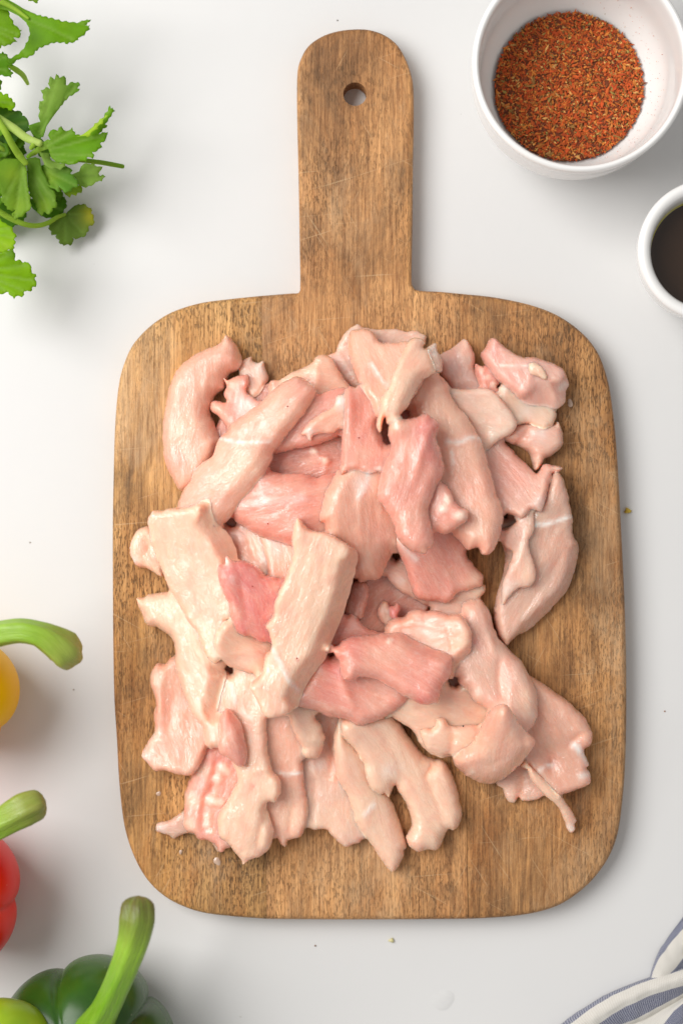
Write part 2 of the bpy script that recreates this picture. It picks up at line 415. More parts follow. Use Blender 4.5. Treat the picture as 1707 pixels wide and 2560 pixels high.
stave('plank', np.concatenate([open_curve(LEFT)]), [], M['wood_l'])
stave('plank', np.concatenate([open_curve(MID_BOT), open_curve(MID_TOP)]), [HOLE], M['wood_m'])
stave('plank', np.concatenate([open_curve(RIGHT)]), [], M['wood_r'])

# ------------------------------------------------------------------ chicken
GX0, GY0, GS = -0.125, -0.20, 0.0006
GW, GH = int(0.25 / GS), int(0.32 / GS)
HM = np.full((GH, GW), ZB)                               # height of the pile so far
def gauss(a, sig):
    r = int(3 * sig) + 1; k_ = np.exp(-0.5 * (np.arange(-r, r + 1) / sig) ** 2); k_ /= k_.sum()
    p = np.pad(a, r, mode='constant')
    p = np.apply_along_axis(lambda m: np.convolve(m, k_, 'valid'), 1, p)
    return np.apply_along_axis(lambda m: np.convolve(m, k_, 'valid'), 0, p)
def bil(a, P, x0, y0):
    fx = np.clip((P[:, 0] - x0) / GS, 0, a.shape[1] - 1.001); fy = np.clip((P[:, 1] - y0) / GS, 0, a.shape[0] - 1.001)
    i = fx.astype(int); j = fy.astype(int); u = fx - i; v = fy - j
    return a[j, i] * (1 - u) * (1 - v) + a[j, i + 1] * u * (1 - v) + a[j + 1, i] * (1 - u) * v + a[j + 1, i + 1] * u * v

CREAM = np.array((0.91, 0.575, 0.40)); PEACH = np.array((0.86, 0.43, 0.30)); PINK = np.array((0.81, 0.305, 0.23))
ROSE = np.array((0.74, 0.19, 0.17)); RED = np.array((0.62, 0.05, 0.05)); FAT = np.array((0.94, 0.80, 0.66)); WHITE = np.array((0.95, 0.88, 0.82))
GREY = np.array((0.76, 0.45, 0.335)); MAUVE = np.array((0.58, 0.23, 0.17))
CN = dict(cream=CREAM, peach=PEACH, pink=PINK, rose=ROSE, red=RED, fat=FAT, white=WHITE, grey=GREY, mauve=MAUVE)
GROUP = 'raw chicken strips piled on the cutting board'
CHK = {}
JOBS = []
def chicken(*a, **k_): JOBS.append((a, k_))
def build_chicken(later, key, tile, pts, T=9, w=None, e=0.28, slopes=(), creases=(), sinew=(), bumps=(), blobs=(), base='peach', axis=None,
            label=None, parent=None, name='chicken_strip', squish=0.5, rough=1.0, flat=0.85, jag=0.30, lift=0.0, drape=7.0, ext=24, deg=2):
    """outline traced in the photograph; T thickness in mm; draped over what already lies on the board"""
    T *= MM; w = (0.62 * w if w >= 9 else 0.42 * w) * MM if w else min(0.0026, T * 0.4)
    P0 = px(tile, pts); zref = 0.0225
    for it in range(2):
        poly = np.array([W(p[0], p[1], zref) for p in P0])
        c = poly.mean(0); inb = bil(HM, poly * 0.8 + c * 0.2, GX0, GY0)
        zref = float(np.mean(inb)) + 0.7 * T - squish * MM * 0.5
    tw = lambda q: np.array([W(p[0], p[1], zref) for p in px(tile, q)])
    s_px = TILES[tile][2]
    seed = abs(hash(key)) % 9973 if False else sum(ord(ch) * (i + 3) for i, ch in enumerate(key)) * 7 % 9973
    ob = catmull(poly, 0.0009)
    # the outline goes on underneath whatever lies on top of it
    if later and ext:
        f_ = K * (HC - zref) / HC; obp = np.stack([ob[:, 0] / f_ + 853.5, 1280 - ob[:, 1] / f_], 1)
        tg = np.roll(obp, -2, 0) - np.roll(obp, 2, 0); nr = np.stack([tg[:, 1], -tg[:, 0]], 1); nr /= np.maximum(np.linalg.norm(nr, axis=1, keepdims=True), 1e-9)
        if np.sum(obp[:, 0] * np.roll(obp[:, 1], -1) - np.roll(obp[:, 0], -1) * obp[:, 1]) < 0: nr = -nr
        push = np.zeros(len(ob))
        for st_ in [v for v in (6, 12, 18, 24) if v <= ext]:
            Q = obp + nr * (st_ + 5); cov = np.zeros(len(Q), bool)
            for lp in later: cov |= inside(Q, lp)
            push = np.where(cov & (push >= st_ - 6), st_, push)
        for _ in range(4): push = np.minimum(push, (np.roll(push, 1) + push * 2 + np.roll(push, -1)) / 4 + 1.5)
        obp = obp + nr * push[:, None]; ob = np.stack([(obp[:, 0] - 853.5) * f_, (1280 - obp[:, 1]) * f_], 1)
    tg = np.roll(ob, -1, 0) - np.roll(ob, 1, 0); nr = np.stack([-tg[:, 1], tg[:, 0]], 1); nr /= np.maximum(np.linalg.norm(nr, axis=1, keepdims=True), 1e-9)
    arc = np.cumsum(np.linalg.norm(tg, axis=1) / 2)
    ob = ob + nr * (vnoise(arc / 0.0026, arc * 0, seed) * 0.7 + vnoise(arc / 0.0011, arc * 0, seed + 1) * 0.4)[:, None] * jag * MM
    # bevel width round the outline
    wb = np.full(len(ob), w)
    for line, ww in slopes:
        ln = tw(line); d, _ = seg_dist(ob, catmull(ln, 0.002, False)); k_ = np.clip(1.5 - d / 0.003, 0, 1)
        wb = np.maximum(wb, w + (ww / s_px * K - w) * k_)
    for _ in range(3): wb = (np.roll(wb, 1) + wb * 2 + np.roll(wb, -1)) / 4
    V, F = triangulate(ob, [], 0.00125, rings=(0.00022, 0.0006, 0.0012))
    # base: what it drapes over
    x0 = int((ob[:, 0].min() - GX0) / GS) - 8; x1 = int((ob[:, 0].max() - GX0) / GS) + 9
    y0 = int((ob[:, 1].min() - GY0) / GS) - 8; y1 = int((ob[:, 1].max() - GY0) / GS) + 9
    sub = HM[y0:y1, x0:x1]; cx = GX0 + np.arange(x0, x1) * GS; cy = GY0 + np.arange(y0, y1) * GS
    CX, CY = np.meshgrid(cx, cy); CP = np.stack([CX.ravel(), CY.ravel()], 1)
    msk = inside(CP, ob).reshape(sub.shape)
    mf = gauss(msk.astype(float), 2) > 0.1; mfl = mf.astype(float)
    sg = drape * MM / GS / 1.6
    b1 = gauss(sub * mfl, sg) / np.maximum(gauss(mfl, sg), 1e-3)
    # a strip is stiff: a smooth sheet over the high places, not a copy of what lies below
    ci0 = msk.ravel(); q = CP[ci0]; z = sub.ravel()[ci0]; cq = q.mean(0); cv = np.cov((q - cq).T); _, ve = np.linalg.eigh(cv)
    uu = (CP - cq) @ ve[:, 1] / 0.03; vv_ = (CP - cq) @ ve[:, 0] / 0.03
    cols_ = [uu ** k_ for k_ in range(deg + 1)] + [vv_]
    Bm = np.stack(cols_, 1); Bi = Bm[ci0]; wt = np.ones(len(z))
    for _ in range(4):
        A_ = Bi * wt[:, None]; co = np.linalg.solve(A_.T @ Bi + 1e-3 * len(z) * np.eye(Bi.shape[1]) * np.array([0] + [1] * (Bi.shape[1] - 1)) * 0.02, A_.T @ z)
        wt = np.exp(np.clip((z - Bi @ co) / 0.003, -1.6, 1.6))
    co[-1] = np.clip(co[-1], -0.004, 0.004); co[2] = np.clip(co[2], -0.02, 0.003); co[0] += np.average(z - Bi @ co, weights=wt)
    pf = (Bm @ co).reshape(sub.shape)
    rg = np.random.default_rng(seed); tl_ = (uu * rg.uniform(-1, 1) * 0.0016 + vv_ * rg.uniform(-1, 1) * 0.0030).reshape(sub.shape)
    b = np.where(mf, pf, b1) - squish * MM
    b = np.maximum(b, sub - 0.25 * T) * 0.5 + np.maximum(b, sub - 0.5 * T) * 0.5
    b = np.maximum(b, ZB) + tl_
    b = gauss(b * mfl, 4.5) / np.maximum(gauss(mfl, 4.5), 1e-3) + lift * MM
    b = np.maximum(b, ZB + 0.0001)
    bx, by = cx[0], cy[0]
    def prof(Q):
        d, ix = seg_dist(Q, ob, True); i = ix.astype(int) % len(ob); ww = wb[i]
        s = np.clip(d / ww, 0, 1); rnd = np.sqrt(1 - (1 - s) ** 2)
        lin = 1 - np.log1p(np.exp(14 * (1 - 1.1 * s))) / 14 + 0.004
        big = np.clip((ww - w) / max(w, 1e-6), 0, 1); p = rnd * (1 - big * flat) + lin * big * flat
        dome = 1 - np.exp(-d / (0.007)); return d, T * (e + (1 - e) * p * (0.88 + 0.12 * dome)), s
    dm, tm, sm = prof(V)
    cen = V.mean(0); cov = np.cov((V - cen).T); ev, evec = np.linalg.eigh(cov); ax = evec[:, 1]
    if axis is not None:
        q = tw([axis[0], axis[1]]); ax = q[1] - q[0]; ax = ax / np.linalg.norm(ax)
    U = (V - cen) @ ax * 1000; Vv = (V - cen) @ np.array([-ax[1], ax[0]]) * 1000
    bend = 1.6 * vnoise(U / 14, U * 0, seed + 4); Vb = Vv + bend
    env = np.clip(dm / 0.0022, 0, 1)
    disp = rough * env * (0.45 * fbm(U / 12, Vb / 8, seed, 2) + 0.30 * fbm(U / 9, Vb / 2.4, seed + 3, 2) + 0.07 * vnoise(U / 5, Vb / 0.9, seed + 9)) * MM
    col = np.tile(CN[base] if isinstance(base, str) else np.array(base), (len(V), 1)).astype(float)
    mot = fbm(U / 10, Vb / 6, seed + 20, 3)[:, None]
    col = col + np.clip(mot, 0, 1) * 0.45 * (PINK - col) + np.clip(-mot, 0, 1) * 0.45 * (CREAM - col)
    col = col + (np.clip(1 - dm / 0.0012, 0, 1) * 0.15)[:, None] * (FAT - col)       # pale cut rim
    def mixc(colname, f): 
        nonlocal col; col = col + np.clip(f, 0, 1)[:, None] * (CN[colname] - col)
    wob = np.stack([fbm(V[:, 0] * 260, V[:, 1] * 260, seed + 31), fbm(V[:, 0] * 260, V[:, 1] * 260, seed + 37)], 1) * 0.0013
    for x, y, r, cname, st in blobs:
        p = tw([(x, y)])[0]; rr = r / s_px * K
        mixc(cname, st * np.exp(-((V + wob - p) ** 2).sum(1) / (rr * rr) * 1.3))
    for line, ww, dep in creases:
        ln = catmull(tw(line), 0.0015, False); d, ix = seg_dist(V + wob * 0.4, ln); wd = ww / s_px * K
        end = np.clip(np.minimum(ix, len(ln) - 1 - ix) / max(3, len(ln) * 0.25), 0, 1) ** 0.5
        disp = disp + dep * 1.25 * MM * np.exp(-np.sqrt((d / wd) ** 2 + 0.02) * 1.1) * (0.35 + 0.65 * end)
    for line, ww, st in sinew:
        ln = catmull(tw(line), 0.0015, False); d, ix = seg_dist(V + wob * 0.5, ln); wd = ww / s_px * K
        g = np.exp(-(d / wd) ** 2); disp = disp + 0.5 * MM * g * st; mixc('white', g * st)
    for x, y, r, h in bumps:
        p = tw([(x, y)])[0]; rr = r / s_px * K; q = ((V + wob * 0.5 - p) ** 2).sum(1) / (rr * rr)
        disp = disp + h * MM * np.sqrt(np.clip(1 - q, 0, 1)); mixc('fat', 0.7 * np.clip(1.3 - q, 0, 1))
    bb = bil(b, V, bx, by)
    zt = bb + tm + disp
    zt = np.maximum(zt, bil(sub, V, bx, by) + 0.0004)
    sb = np.clip(dm / (0.5 * w), 0, 1)
    zb = bb + e * T * (1 - np.sqrt(1 - (1 - sb) ** 2)) * 0.98
    zb = np.minimum(zb, zt - 0.0003)
    vv, ff, src = close_sheet(V, F, zt, zb, True)
    fibv = np.stack([U, Vb, np.full(len(U), seed * 0.01)], 1)[src]
    o = mesh_obj(name, vv, ff, M['flesh'], CHK[parent] if parent else None, colors=col[src], vec=fibv)
    CHK[key] = o
    if label: tag(o, label, 'chicken strip', GROUP)
    # the pile grows
    ci = msk.ravel(); dd, tt, _ = prof(CP[ci]); nb = b.ravel()[ci] + tt
    hs = sub.ravel().copy(); hs[ci] = np.maximum(hs[ci], nb); HM[y0:y1, x0:x1] = hs.reshape(sub.shape)
    return o

# ---- bottom of the pile first
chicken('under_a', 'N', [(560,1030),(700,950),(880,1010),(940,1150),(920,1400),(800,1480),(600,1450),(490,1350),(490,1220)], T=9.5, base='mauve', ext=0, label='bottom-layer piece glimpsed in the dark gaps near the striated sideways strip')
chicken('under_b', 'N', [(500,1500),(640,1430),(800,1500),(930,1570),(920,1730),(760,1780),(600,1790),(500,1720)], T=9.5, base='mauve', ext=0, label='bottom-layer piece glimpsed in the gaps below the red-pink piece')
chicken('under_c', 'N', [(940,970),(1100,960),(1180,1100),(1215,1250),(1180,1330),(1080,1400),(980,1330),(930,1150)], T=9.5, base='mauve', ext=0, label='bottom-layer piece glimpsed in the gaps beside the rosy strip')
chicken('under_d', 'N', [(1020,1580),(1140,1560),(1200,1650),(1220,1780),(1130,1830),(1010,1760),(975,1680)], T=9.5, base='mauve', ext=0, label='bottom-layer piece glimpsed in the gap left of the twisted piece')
chicken('membrane', 'A', [(1350,240),(1400,210),(1430,150),(1480,70),(1550,25),(1600,50),(1700,60),(1800,55),(1870,70),(1930,65),(1980,90),(2005,115),(1960,200),(1800,300),(1640,420),(1570,470),(1480,420),(1390,310)],
        T=4.5, base='grey', blobs=[(1450,300,90,'white',.5),(1900,90,60,'grey',.6)], creases=[([(1420,220),(1500,330),(1560,420)],14,.7),([(1440,180),(1520,300),(1580,380)],10,-.5)],
        ext=0, label='thin translucent greyish chicken flap at the very top of the pile')
chicken('scrap_back', 'A', [(770,330),(800,265),(855,235),(862,262),(900,275),(935,262),(945,310),(968,370),(955,420),(910,490),(860,510),(800,440)], T=6, base='grey',
        blobs=[(920,300,60,'white',.6),(900,430,60,'peach',.6)], ext=0, label='small pale torn scrap at the open end of the curved strip, touching bare wood')
chicken('curl', 'A', [(687,85),(745,140),(775,190),(800,260),(778,310),(715,350),(690,400),(680,440),(620,490),(600,540),(590,600),(612,660),(640,740),(665,790),(600,960),(500,1090),(395,1118),(340,1040),(300,960),(280,880),(275,700),(290,560),(310,450),(345,350),(400,280),(480,220),(560,180),(635,150),(665,110)],
        T=15, w=9, e=.25, slopes=[([(690,400),(620,490),(590,600),(640,740)],110)], base='peach', flat=.3, drape=7,
        axis=[(300,1000),(330,400)], creases=[([(660,130),(720,200),(790,260)],14,-1.0),([(420,850),(470,950),(520,1010)],10,-.5)], blobs=[(700,120,60,'grey',.7),(450,700,130,'cream',.5),(360,950,120,'pink',.4)],
        ext=0, label='thick strip curled like a letter C along the left edge of the pile')
chicken('nub', 'C', [(60,170),(90,90),(130,50),(190,45),(240,100),(300,300),(275,372),(180,325),(110,305),(75,260)], T=11, w=6, base='cream', blobs=[(95,285,40,'pink',.7),(90,255,30,'white',.8)],
        creases=[([(180,120),(190,200),(150,240)],14,-1)], ext=0, label='rounded pale lump poking out on the left beneath a broad flat strip')
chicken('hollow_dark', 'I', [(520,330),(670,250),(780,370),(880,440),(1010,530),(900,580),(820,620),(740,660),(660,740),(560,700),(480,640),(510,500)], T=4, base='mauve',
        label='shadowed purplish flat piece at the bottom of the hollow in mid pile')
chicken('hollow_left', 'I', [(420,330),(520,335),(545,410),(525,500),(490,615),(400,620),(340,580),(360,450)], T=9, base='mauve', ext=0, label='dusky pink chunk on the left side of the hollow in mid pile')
chicken('hollow_tan', 'I', [(665,250),(690,180),(760,160),(850,200),(1000,300),(1200,380),(1400,330),(1455,350),(1462,385),(1440,430),(1380,465),(1280,480),(1275,520),(1265,580),(1180,580),(1060,545),(960,500),(860,450),(760,390),(690,310)],
        T=8, base='grey', blobs=[(1400,420,80,'cream',.6),(780,300,60,'white',.35)], creases=[([(700,250),(800,340),(900,440)],16,-.8),([(740,240),(850,370)],10,.6)],
        label='glossy tan piece showing as a ledge under the pink folded slab')
chicken('hollow_nub', 'I', [(605,580),(625,510),(660,478),(690,495),(705,545),(720,570),(705,635),(660,660),(620,620)], T=7, base='grey', label='tiny grey knob of meat in the hollow beside a red speck', jag=.1)
chicken('hollow_red', 'I', [(700,530),(735,515),(770,495),(782,545),(765,590),(735,612),(705,600)], T=6, base='rose', label='tiny bright red shred in the hollow in mid pile', jag=.4)
chicken('lid41', 'H', [(120,50),(250,60),(370,80),(440,90),(500,160),(540,260),(555,380),(590,470),(620,560),(540,560),(470,470),(380,430),(250,420),(240,270),(180,170)], T=8, base='grey',
        creases=[([(380,120),(420,240),(480,400)],22,-1.6),([(300,130),(330,250)],14,.8)], blobs=[(310,160,50,'white',.6)], label='translucent grey piece with a vertical crease, right of the broad flat cream strip')
chicken('lid42', 'H', [(505,175),(620,180),(840,240),(870,350),(840,480),(790,590),(700,600),(620,570),(590,520),(570,400),(545,280)], T=9, base='peach', blobs=[(680,260,90,'white',.6)], axis=[(650,200),(680,560)],
        label='short pale pink block tucked under the left edge of the big flat central strip')
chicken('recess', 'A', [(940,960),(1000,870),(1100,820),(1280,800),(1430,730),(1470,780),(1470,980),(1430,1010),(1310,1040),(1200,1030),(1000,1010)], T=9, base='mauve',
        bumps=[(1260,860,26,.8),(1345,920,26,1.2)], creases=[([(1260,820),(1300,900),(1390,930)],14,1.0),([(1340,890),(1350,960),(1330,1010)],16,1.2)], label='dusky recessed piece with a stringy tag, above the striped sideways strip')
chicken('tan_back', 'A', [(965,480),(980,400),(1050,385),(1150,330),(1260,275),(1275,240),(1320,225),(1380,240),(1430,330),(1500,420),(1590,480),(1540,600),(1300,660),(1100,600),(960,540)], T=9, base='cream',
        slopes=[([(1275,240),(1150,330)],40)], blobs=[(1310,380,130,'peach',.6),(1000,430,60,'pink',.6)], creases=[([(1280,260),(1290,400),(1260,500)],26,1.2),([(1350,280),(1450,400)],16,-.8)],
        label='tan flap behind the upper end of the long diagonal strip')
chicken('ball', 'B', [(930,770),(1000,690),(1110,670),(1260,680),(1295,660),(1330,750),(1330,810),(1280,870),(1220,905),(1190,945),(1145,985),(1130,950),(1112,880),(1040,825),(980,800)], T=11, w=8, base=(0.76,0.44,0.33), blobs=[(1180,760,60,'white',.4),(1050,740,80,'mauve',.5)],  # base duskier: greyish flesh plus some right-side shade put into the colour
        creases=[([(1110,700),(1060,770),(1030,820)],20,-2)], ext=0, label='rounded knob with a small pointed tail under the right top corner chunk')
chicken('p16', 'B', [(513,230),(580,190),(640,150),(680,120),(710,140),(745,210),(752,270),(748,310),(770,370),(800,410),(830,470),(700,520),(600,500),(570,420),(530,370),(515,290)], T=9, base=(0.74,0.43,0.36),  # grey of translucent meat, darkened partly to carry the pile's shade
        slopes=[([(513,230),(640,150)],60)], creases=[([(585,410),(680,400),(780,410)],14,.9)], blobs=[(680,240,60,'grey',.7),(700,180,50,'grey',.6)], ext=0, label='square-cornered pinkish grey piece at the top, left of the corner chunk')
chicken('p17', 'B', [(753,285),(800,300),(860,360),(903,420),(900,490),(820,490),(780,430),(750,340)], T=9, base='pink', bumps=[(790,330,25,.6),(830,380,25,.6),(870,430,22,.6)], label='small bumpy pink wedge squeezed between two pieces at upper right')
chicken('p23', 'B', [(880,1420),(925,1305),(1050,1285),(1125,1240),(1150,1320),(1060,1370),(960,1420)], T=7, base='grey', label='narrow grey edge showing beneath the curled-tip piece on the right')
chicken('skirt', 'F', [(935,960),(980,880),(1060,830),(1130,860),(1210,970),(1195,1020),(1120,1050),(1060,1052),(1035,1025),(1012,1065),(962,1055),(943,1010)], T=4, base='grey', creases=[([(1060,860),(1065,960),(1040,1020)],16,-1.2),([(1000,920),(1000,1040)],16,.8)],
        label='thin grey translucent skirt under the round fold at lower right')
chicken('tail', 'E', [(400,1130),(450,1180),(520,1250),(560,1300),(620,1345),(640,1390),(600,1330),(520,1290),(450,1268),(400,1280),(350,1300),(322,1278),(240,1252),(240,1200),(320,1180),(370,1145)], T=4.5, w=4, base='grey', blobs=[(270,1225,50,'white',.5)],
        label='thin grey-pink tail lying on the wood at the lower left corner')
# ---- lower row
chicken('ruffle', 'E', [(1250,440),(1340,460),(1450,470),(1470,600),(1440,800),(1450,900),(1500,980),(1540,1060),(1570,1150),(1585,1240),(1575,1320),(1530,1340),(1480,1357),(1420,1320),(1370,1270),(1350,1240),(1280,1242),(1220,1222),(1232,1120),(1215,960),(1190,780),(1210,600)],
        T=8, base='grey', creases=[([(1370,520),(1390,700),(1370,900)],24,-1.8),([(1250,720),(1270,860),(1300,900)],22,1.6),([(1330,900),(1420,920),(1480,1010)],18,1.0),([(1270,900),(1270,1050),(1250,1180)],20,-1.0)],
        blobs=[(1400,1150,140,'cream',.8),(1290,800,60,'white',.4),(1300,1190,90,'cream',.7)], label='ruffled translucent strip at the bottom edge between two splayed pieces')
chicken('point', 'F', [(-118,470),(-80,640),(-20,700),(20,740),(60,830),(90,920),(130,960),(190,1030),(240,1130),(270,1230),(295,1310),(305,1375),(290,1390),(285,1440),(250,1500),(210,1537),(170,1500),(100,1390),(30,1290),(-20,1220),(-50,1120),(-80,1030),(-128,950),(-158,890),(-170,800),(-175,700),(-168,600)],
        T=10, w=9, base='cream', axis=[(-100,700),(210,1500)], sinew=[([(30,1140),(90,1070)],16,.7)], blobs=[(-60,850,120,'peach',.6)], ext=0, label='long strip tapering to a point, lowest tip of the whole pile')
chicken('splay', 'F', [(-130,520),(-40,480),(190,460),(260,540),(330,650),(400,740),(470,785),(540,790),(590,850),(630,960),(660,1080),(668,1150),(650,1220),(610,1258),(580,1250),(530,1350),(500,1385),(440,1380),(370,1390),(320,1350),(300,1295),(335,1210),(320,1130),(280,1040),(255,1000),(230,950),(205,1000),(185,1030),(160,1000),(130,1005),(70,960),(40,900),(20,800),(-40,700),(-110,620)],
        T=11, w=9, base='cream', axis=[(50,600),(450,1300)], creases=[([(150,620),(230,760),(300,930)],26,-.5),([(430,890),(480,830),(520,800)],16,-2.2),([(440,900),(500,1060),(560,1220)],20,-.9),([(30,820),(90,930)],20,.8)],
        slopes=[([(190,470),(330,650),(470,785)],70),([(230,950),(300,1090),(335,1210)],50)], blobs=[(200,830,70,'white',.35),(480,1120,150,'cream',.8),(60,620,120,'grey',.45)], ext=0, label='wide cream piece with a dark slit, splayed open at the bottom centre')
chicken('yellow_fold', 'F', [(200,480),(300,410),(420,370),(520,300),(620,300),(740,400),(850,460),(860,560),(790,610),(740,690),(640,745),(560,772),(490,762),(430,722),(380,660),(340,590),(270,540)], T=9, base='cream',
        creases=[([(330,440),(460,440),(600,480)],18,-.8),([(430,400),(560,420),(700,470)],16,.8)], blobs=[(620,420,120,'grey',.5)], label='pale yellowish folded piece under the pink chunk, with a black dot on it')
chicken('yellow_lip', 'F', [(395,600),(430,580),(470,580),(492,550),(494,514),(550,514),(590,560),(640,570),(700,560),(775,570),(790,610),(735,690),(640,742),(550,765),(480,750),(420,695)], T=6, w=8, base='cream', parent='yellow_fold', name='folded_lip', creases=[([(600,590),(610,660),(590,740)],24,-1.4)])
chicken('right_wing', 'B', [(1240,1020),(1270,980),(1300,990),(1340,1060),(1370,1180),(1390,1270),(1400,1400),(1440,1487),(1430,1567),(1400,1667),(1360,1767),(1280,1867),(1160,1987),(1100,2037),(1020,2077),(960,2137),(920,2097),(880,1987),(875,1907),(890,1827),(910,1747),(940,1637),(945,1537),(905,1400),(930,1360),(1050,1310),(1100,1230),(1180,1180)],
        T=12, w=8, base=(0.68,0.39,0.29), axis=[(960,2100),(1350,1200)], sinew=[([(1130,1340),(1200,1335),(1290,1305),(1385,1280)],12,.9)], slopes=[([(1440,1487),(1400,1667),(1280,1867),(1100,2037)],90)],  # base holds painted shade of the right side besides its own greyish tone
        blobs=[(1300,1500,120,'peach',.6),(1150,1800,180,'grey',.5),(1000,2000,120,'grey',.5)], creases=[([(1360,1420),(1320,1540),(1250,1640)],24,-.7)], ext=0, label='large fan-shaped piece standing at the right edge with a thin white line across')
chicken('right_wing_flap', 'D', [(1010,20),(1060,-20),(1130,-60),(1135,60),(1100,160),(1140,300),(1143,390),(1110,440),(1040,450),(985,500),(935,560),(925,525),(932,420),(960,330),(990,210),(950,185),(915,110)], T=4.5, base='grey', parent='right_wing', name='loose_flap',
        creases=[([(1090,50),(1060,180),(1000,350)],16,.9),([(1040,120),(1010,300)],12,-.7)], blobs=[(1080,350,70,'cream',.7),(950,450,60,'white',.4)])
chicken('bottom_right', 'F', [(1090,240),(1200,290),(1300,360),(1360,400),(1430,470),(1490,530),(1510,580),(1525,620),(1515,690),(1470,722),(1490,790),(1500,830),(1485,840),(1510,880),(1505,940),(1440,975),(1330,1012),(1250,990),(1190,930),(1120,880),(1080,830),(1080,700),(1090,450)],
        T=13, w=8, base='peach', axis=[(1150,350),(1450,900)], creases=[([(1180,720),(1240,760),(1250,850)],36,-2.6),([(1350,690),(1400,640),(1460,610)],18,-1.6),([(1170,400),(1270,560),(1310,660)],20,.8),([(1440,520),(1500,600)],10,-.8)],
        sinew=[([(1160,850),(1200,815),(1250,815)],10,.8),([(1390,680),(1450,740),(1495,800)],22,.9),([(1430,880),(1500,860)],22,.6)], blobs=[(1230,800,60,'mauve',.5)], label='craggy piece at the lower right corner with whitish torn edge and thin tendon')
chicken('tendon', 'F', [(1085,800),(1130,840),(1200,910),(1260,975),(1310,1015),(1350,1070),(1390,1130),(1420,1190),(1408,1215),(1415,1250),(1385,1275),(1360,1250),(1340,1200),(1300,1110),(1260,1060),(1200,1010),(1130,930),(1088,860)], T=5, w=5, base='cream', parent='bottom_right', name='tendon', blobs=[(1390,1230,40,'white',.7)], jag=.12)
chicken('fatty', 'E', [(585,680),(640,690),(700,760),(750,810),(840,820),(830,900),(760,1000),(700,1090),(670,1160),(660,1250),(695,1330),(690,1370),(655,1390),(625,1345),(570,1310),(515,1305),(480,1270),(440,1258),(410,1220),(415,1100),(420,1000),(450,920),(490,860),(540,800),(560,720)],
        T=11, base='pink', axis=[(600,750),(450,1250)], slopes=[([(590,700),(450,920),(415,1100),(410,1220)],20)], creases=[([(610,740),(570,900),(530,1050),(500,1240)],30,1.6),([(640,780),(610,950),(560,1060),(560,1230)],20,-1.5)],
        bumps=[(670,830,36,1.4),(640,900,34,1.6),(700,850,24,.8),(600,1040,40,1.8),(650,1050,34,1.5),(572,1140,26,1.4),(578,1190,26,1.2),(600,1240,18,1.0)],
        blobs=[(480,1050,70,'cream',.9),(530,850,60,'cream',.9),(460,1200,60,'cream',.8),(630,780,40,'rose',.35),(740,900,60,'peach',.4)], label='strip with a row of white fat nodules at the lower left')
chicken('twin_right', 'E', [(930,440),(1100,440),(1150,600),(1190,760),(1212,960),(1232,1080),(1222,1200),(1180,1290),(1100,1315),(1080,1358),(1045,1335),(1010,1260),(970,1130),(940,1050),(940,930),(930,800),(930,650)], T=10, base='peach', axis=[(1050,500),(1100,1300)],
        sinew=[([(1010,845),(1080,862),(1185,855)],12,.9)], creases=[([(1130,1050),(1120,1180),(1090,1300)],16,-.9)], blobs=[(1100,1150,110,'cream',.8)], label='smooth straight strip with rounded tongue end at the bottom edge, white line across')
chicken('twin_left', 'E', [(660,300),(700,240),(800,200),(920,240),(960,420),(965,640),(978,760),(1000,840),(1045,900),(1055,970),(1022,1050),(972,1060),(965,1110),(990,1190),(1005,1270),(972,1370),(910,1425),(860,1440),(800,1478),(780,1430),(740,1390),(700,1330),(650,1290),(635,1210),(640,1150),(680,1080),(735,980),(765,900),(730,800),(690,650),(665,520),(650,420)],
        T=10, base='cream', axis=[(880,500),(800,1400)], creases=[([(960,1110),(930,1200),(900,1390)],30,-2.2),([(850,860),(930,830),(1000,840)],14,.9),([(760,1020),(700,1150)],14,-.6)], sinew=[([(740,300),(760,400)],14,.6),([(800,470),(860,500)],12,.5)],
        blobs=[(780,420,120,'grey',.7),(880,640,110,'grey',.5),(865,935,16,'rose',.7),(850,550,60,'pink',.4)], slopes=[([(965,1110),(1000,1250),(972,1370)],60)], label='broad pale piece with a pointed bottom tip, left of the smooth tongue')
chicken('small_tongue', 'E', [(1105,470),(1180,440),(1255,455),(1282,510),(1320,560),(1327,610),(1340,650),(1330,700),(1302,780),(1270,792),(1205,772),(1185,740),(1190,700),(1150,640),(1125,580)], T=8, base='cream', blobs=[(1180,540,80,'grey',.5)], creases=[([(1220,650),(1280,640),(1320,650)],14,.9),([(1190,720),(1260,700)],16,-.7)],
        label='small pale tongue hanging below the big flat central strip')
chicken('left_low', 'E', [(290,160),(320,125),(345,113),(352,150),(370,240),(430,330),(470,420),(520,500),(560,580),(580,680),(560,750),(522,832),(462,876),(380,872),(300,852),(230,850),(180,800),(145,760),(150,720),(180,670),(222,600),(215,480),(232,420),(220,360),(190,290),(205,200),(240,160)],
        T=11, base='peach', axis=[(300,200),(400,850)], slopes=[([(345,115),(300,160)],20)], creases=[([(300,170),(270,330),(270,540)],24,1.3),([(350,330),(340,520),(300,650)],26,-.8),([(190,660),(240,650),(310,640)],16,1.4)],
        blobs=[(240,640,60,'fat',.8),(250,230,70,'cream',.6),(170,750,50,'white',.4),(400,700,140,'peach',.5)], label='plump piece with a bulging lower left corner at the left edge')
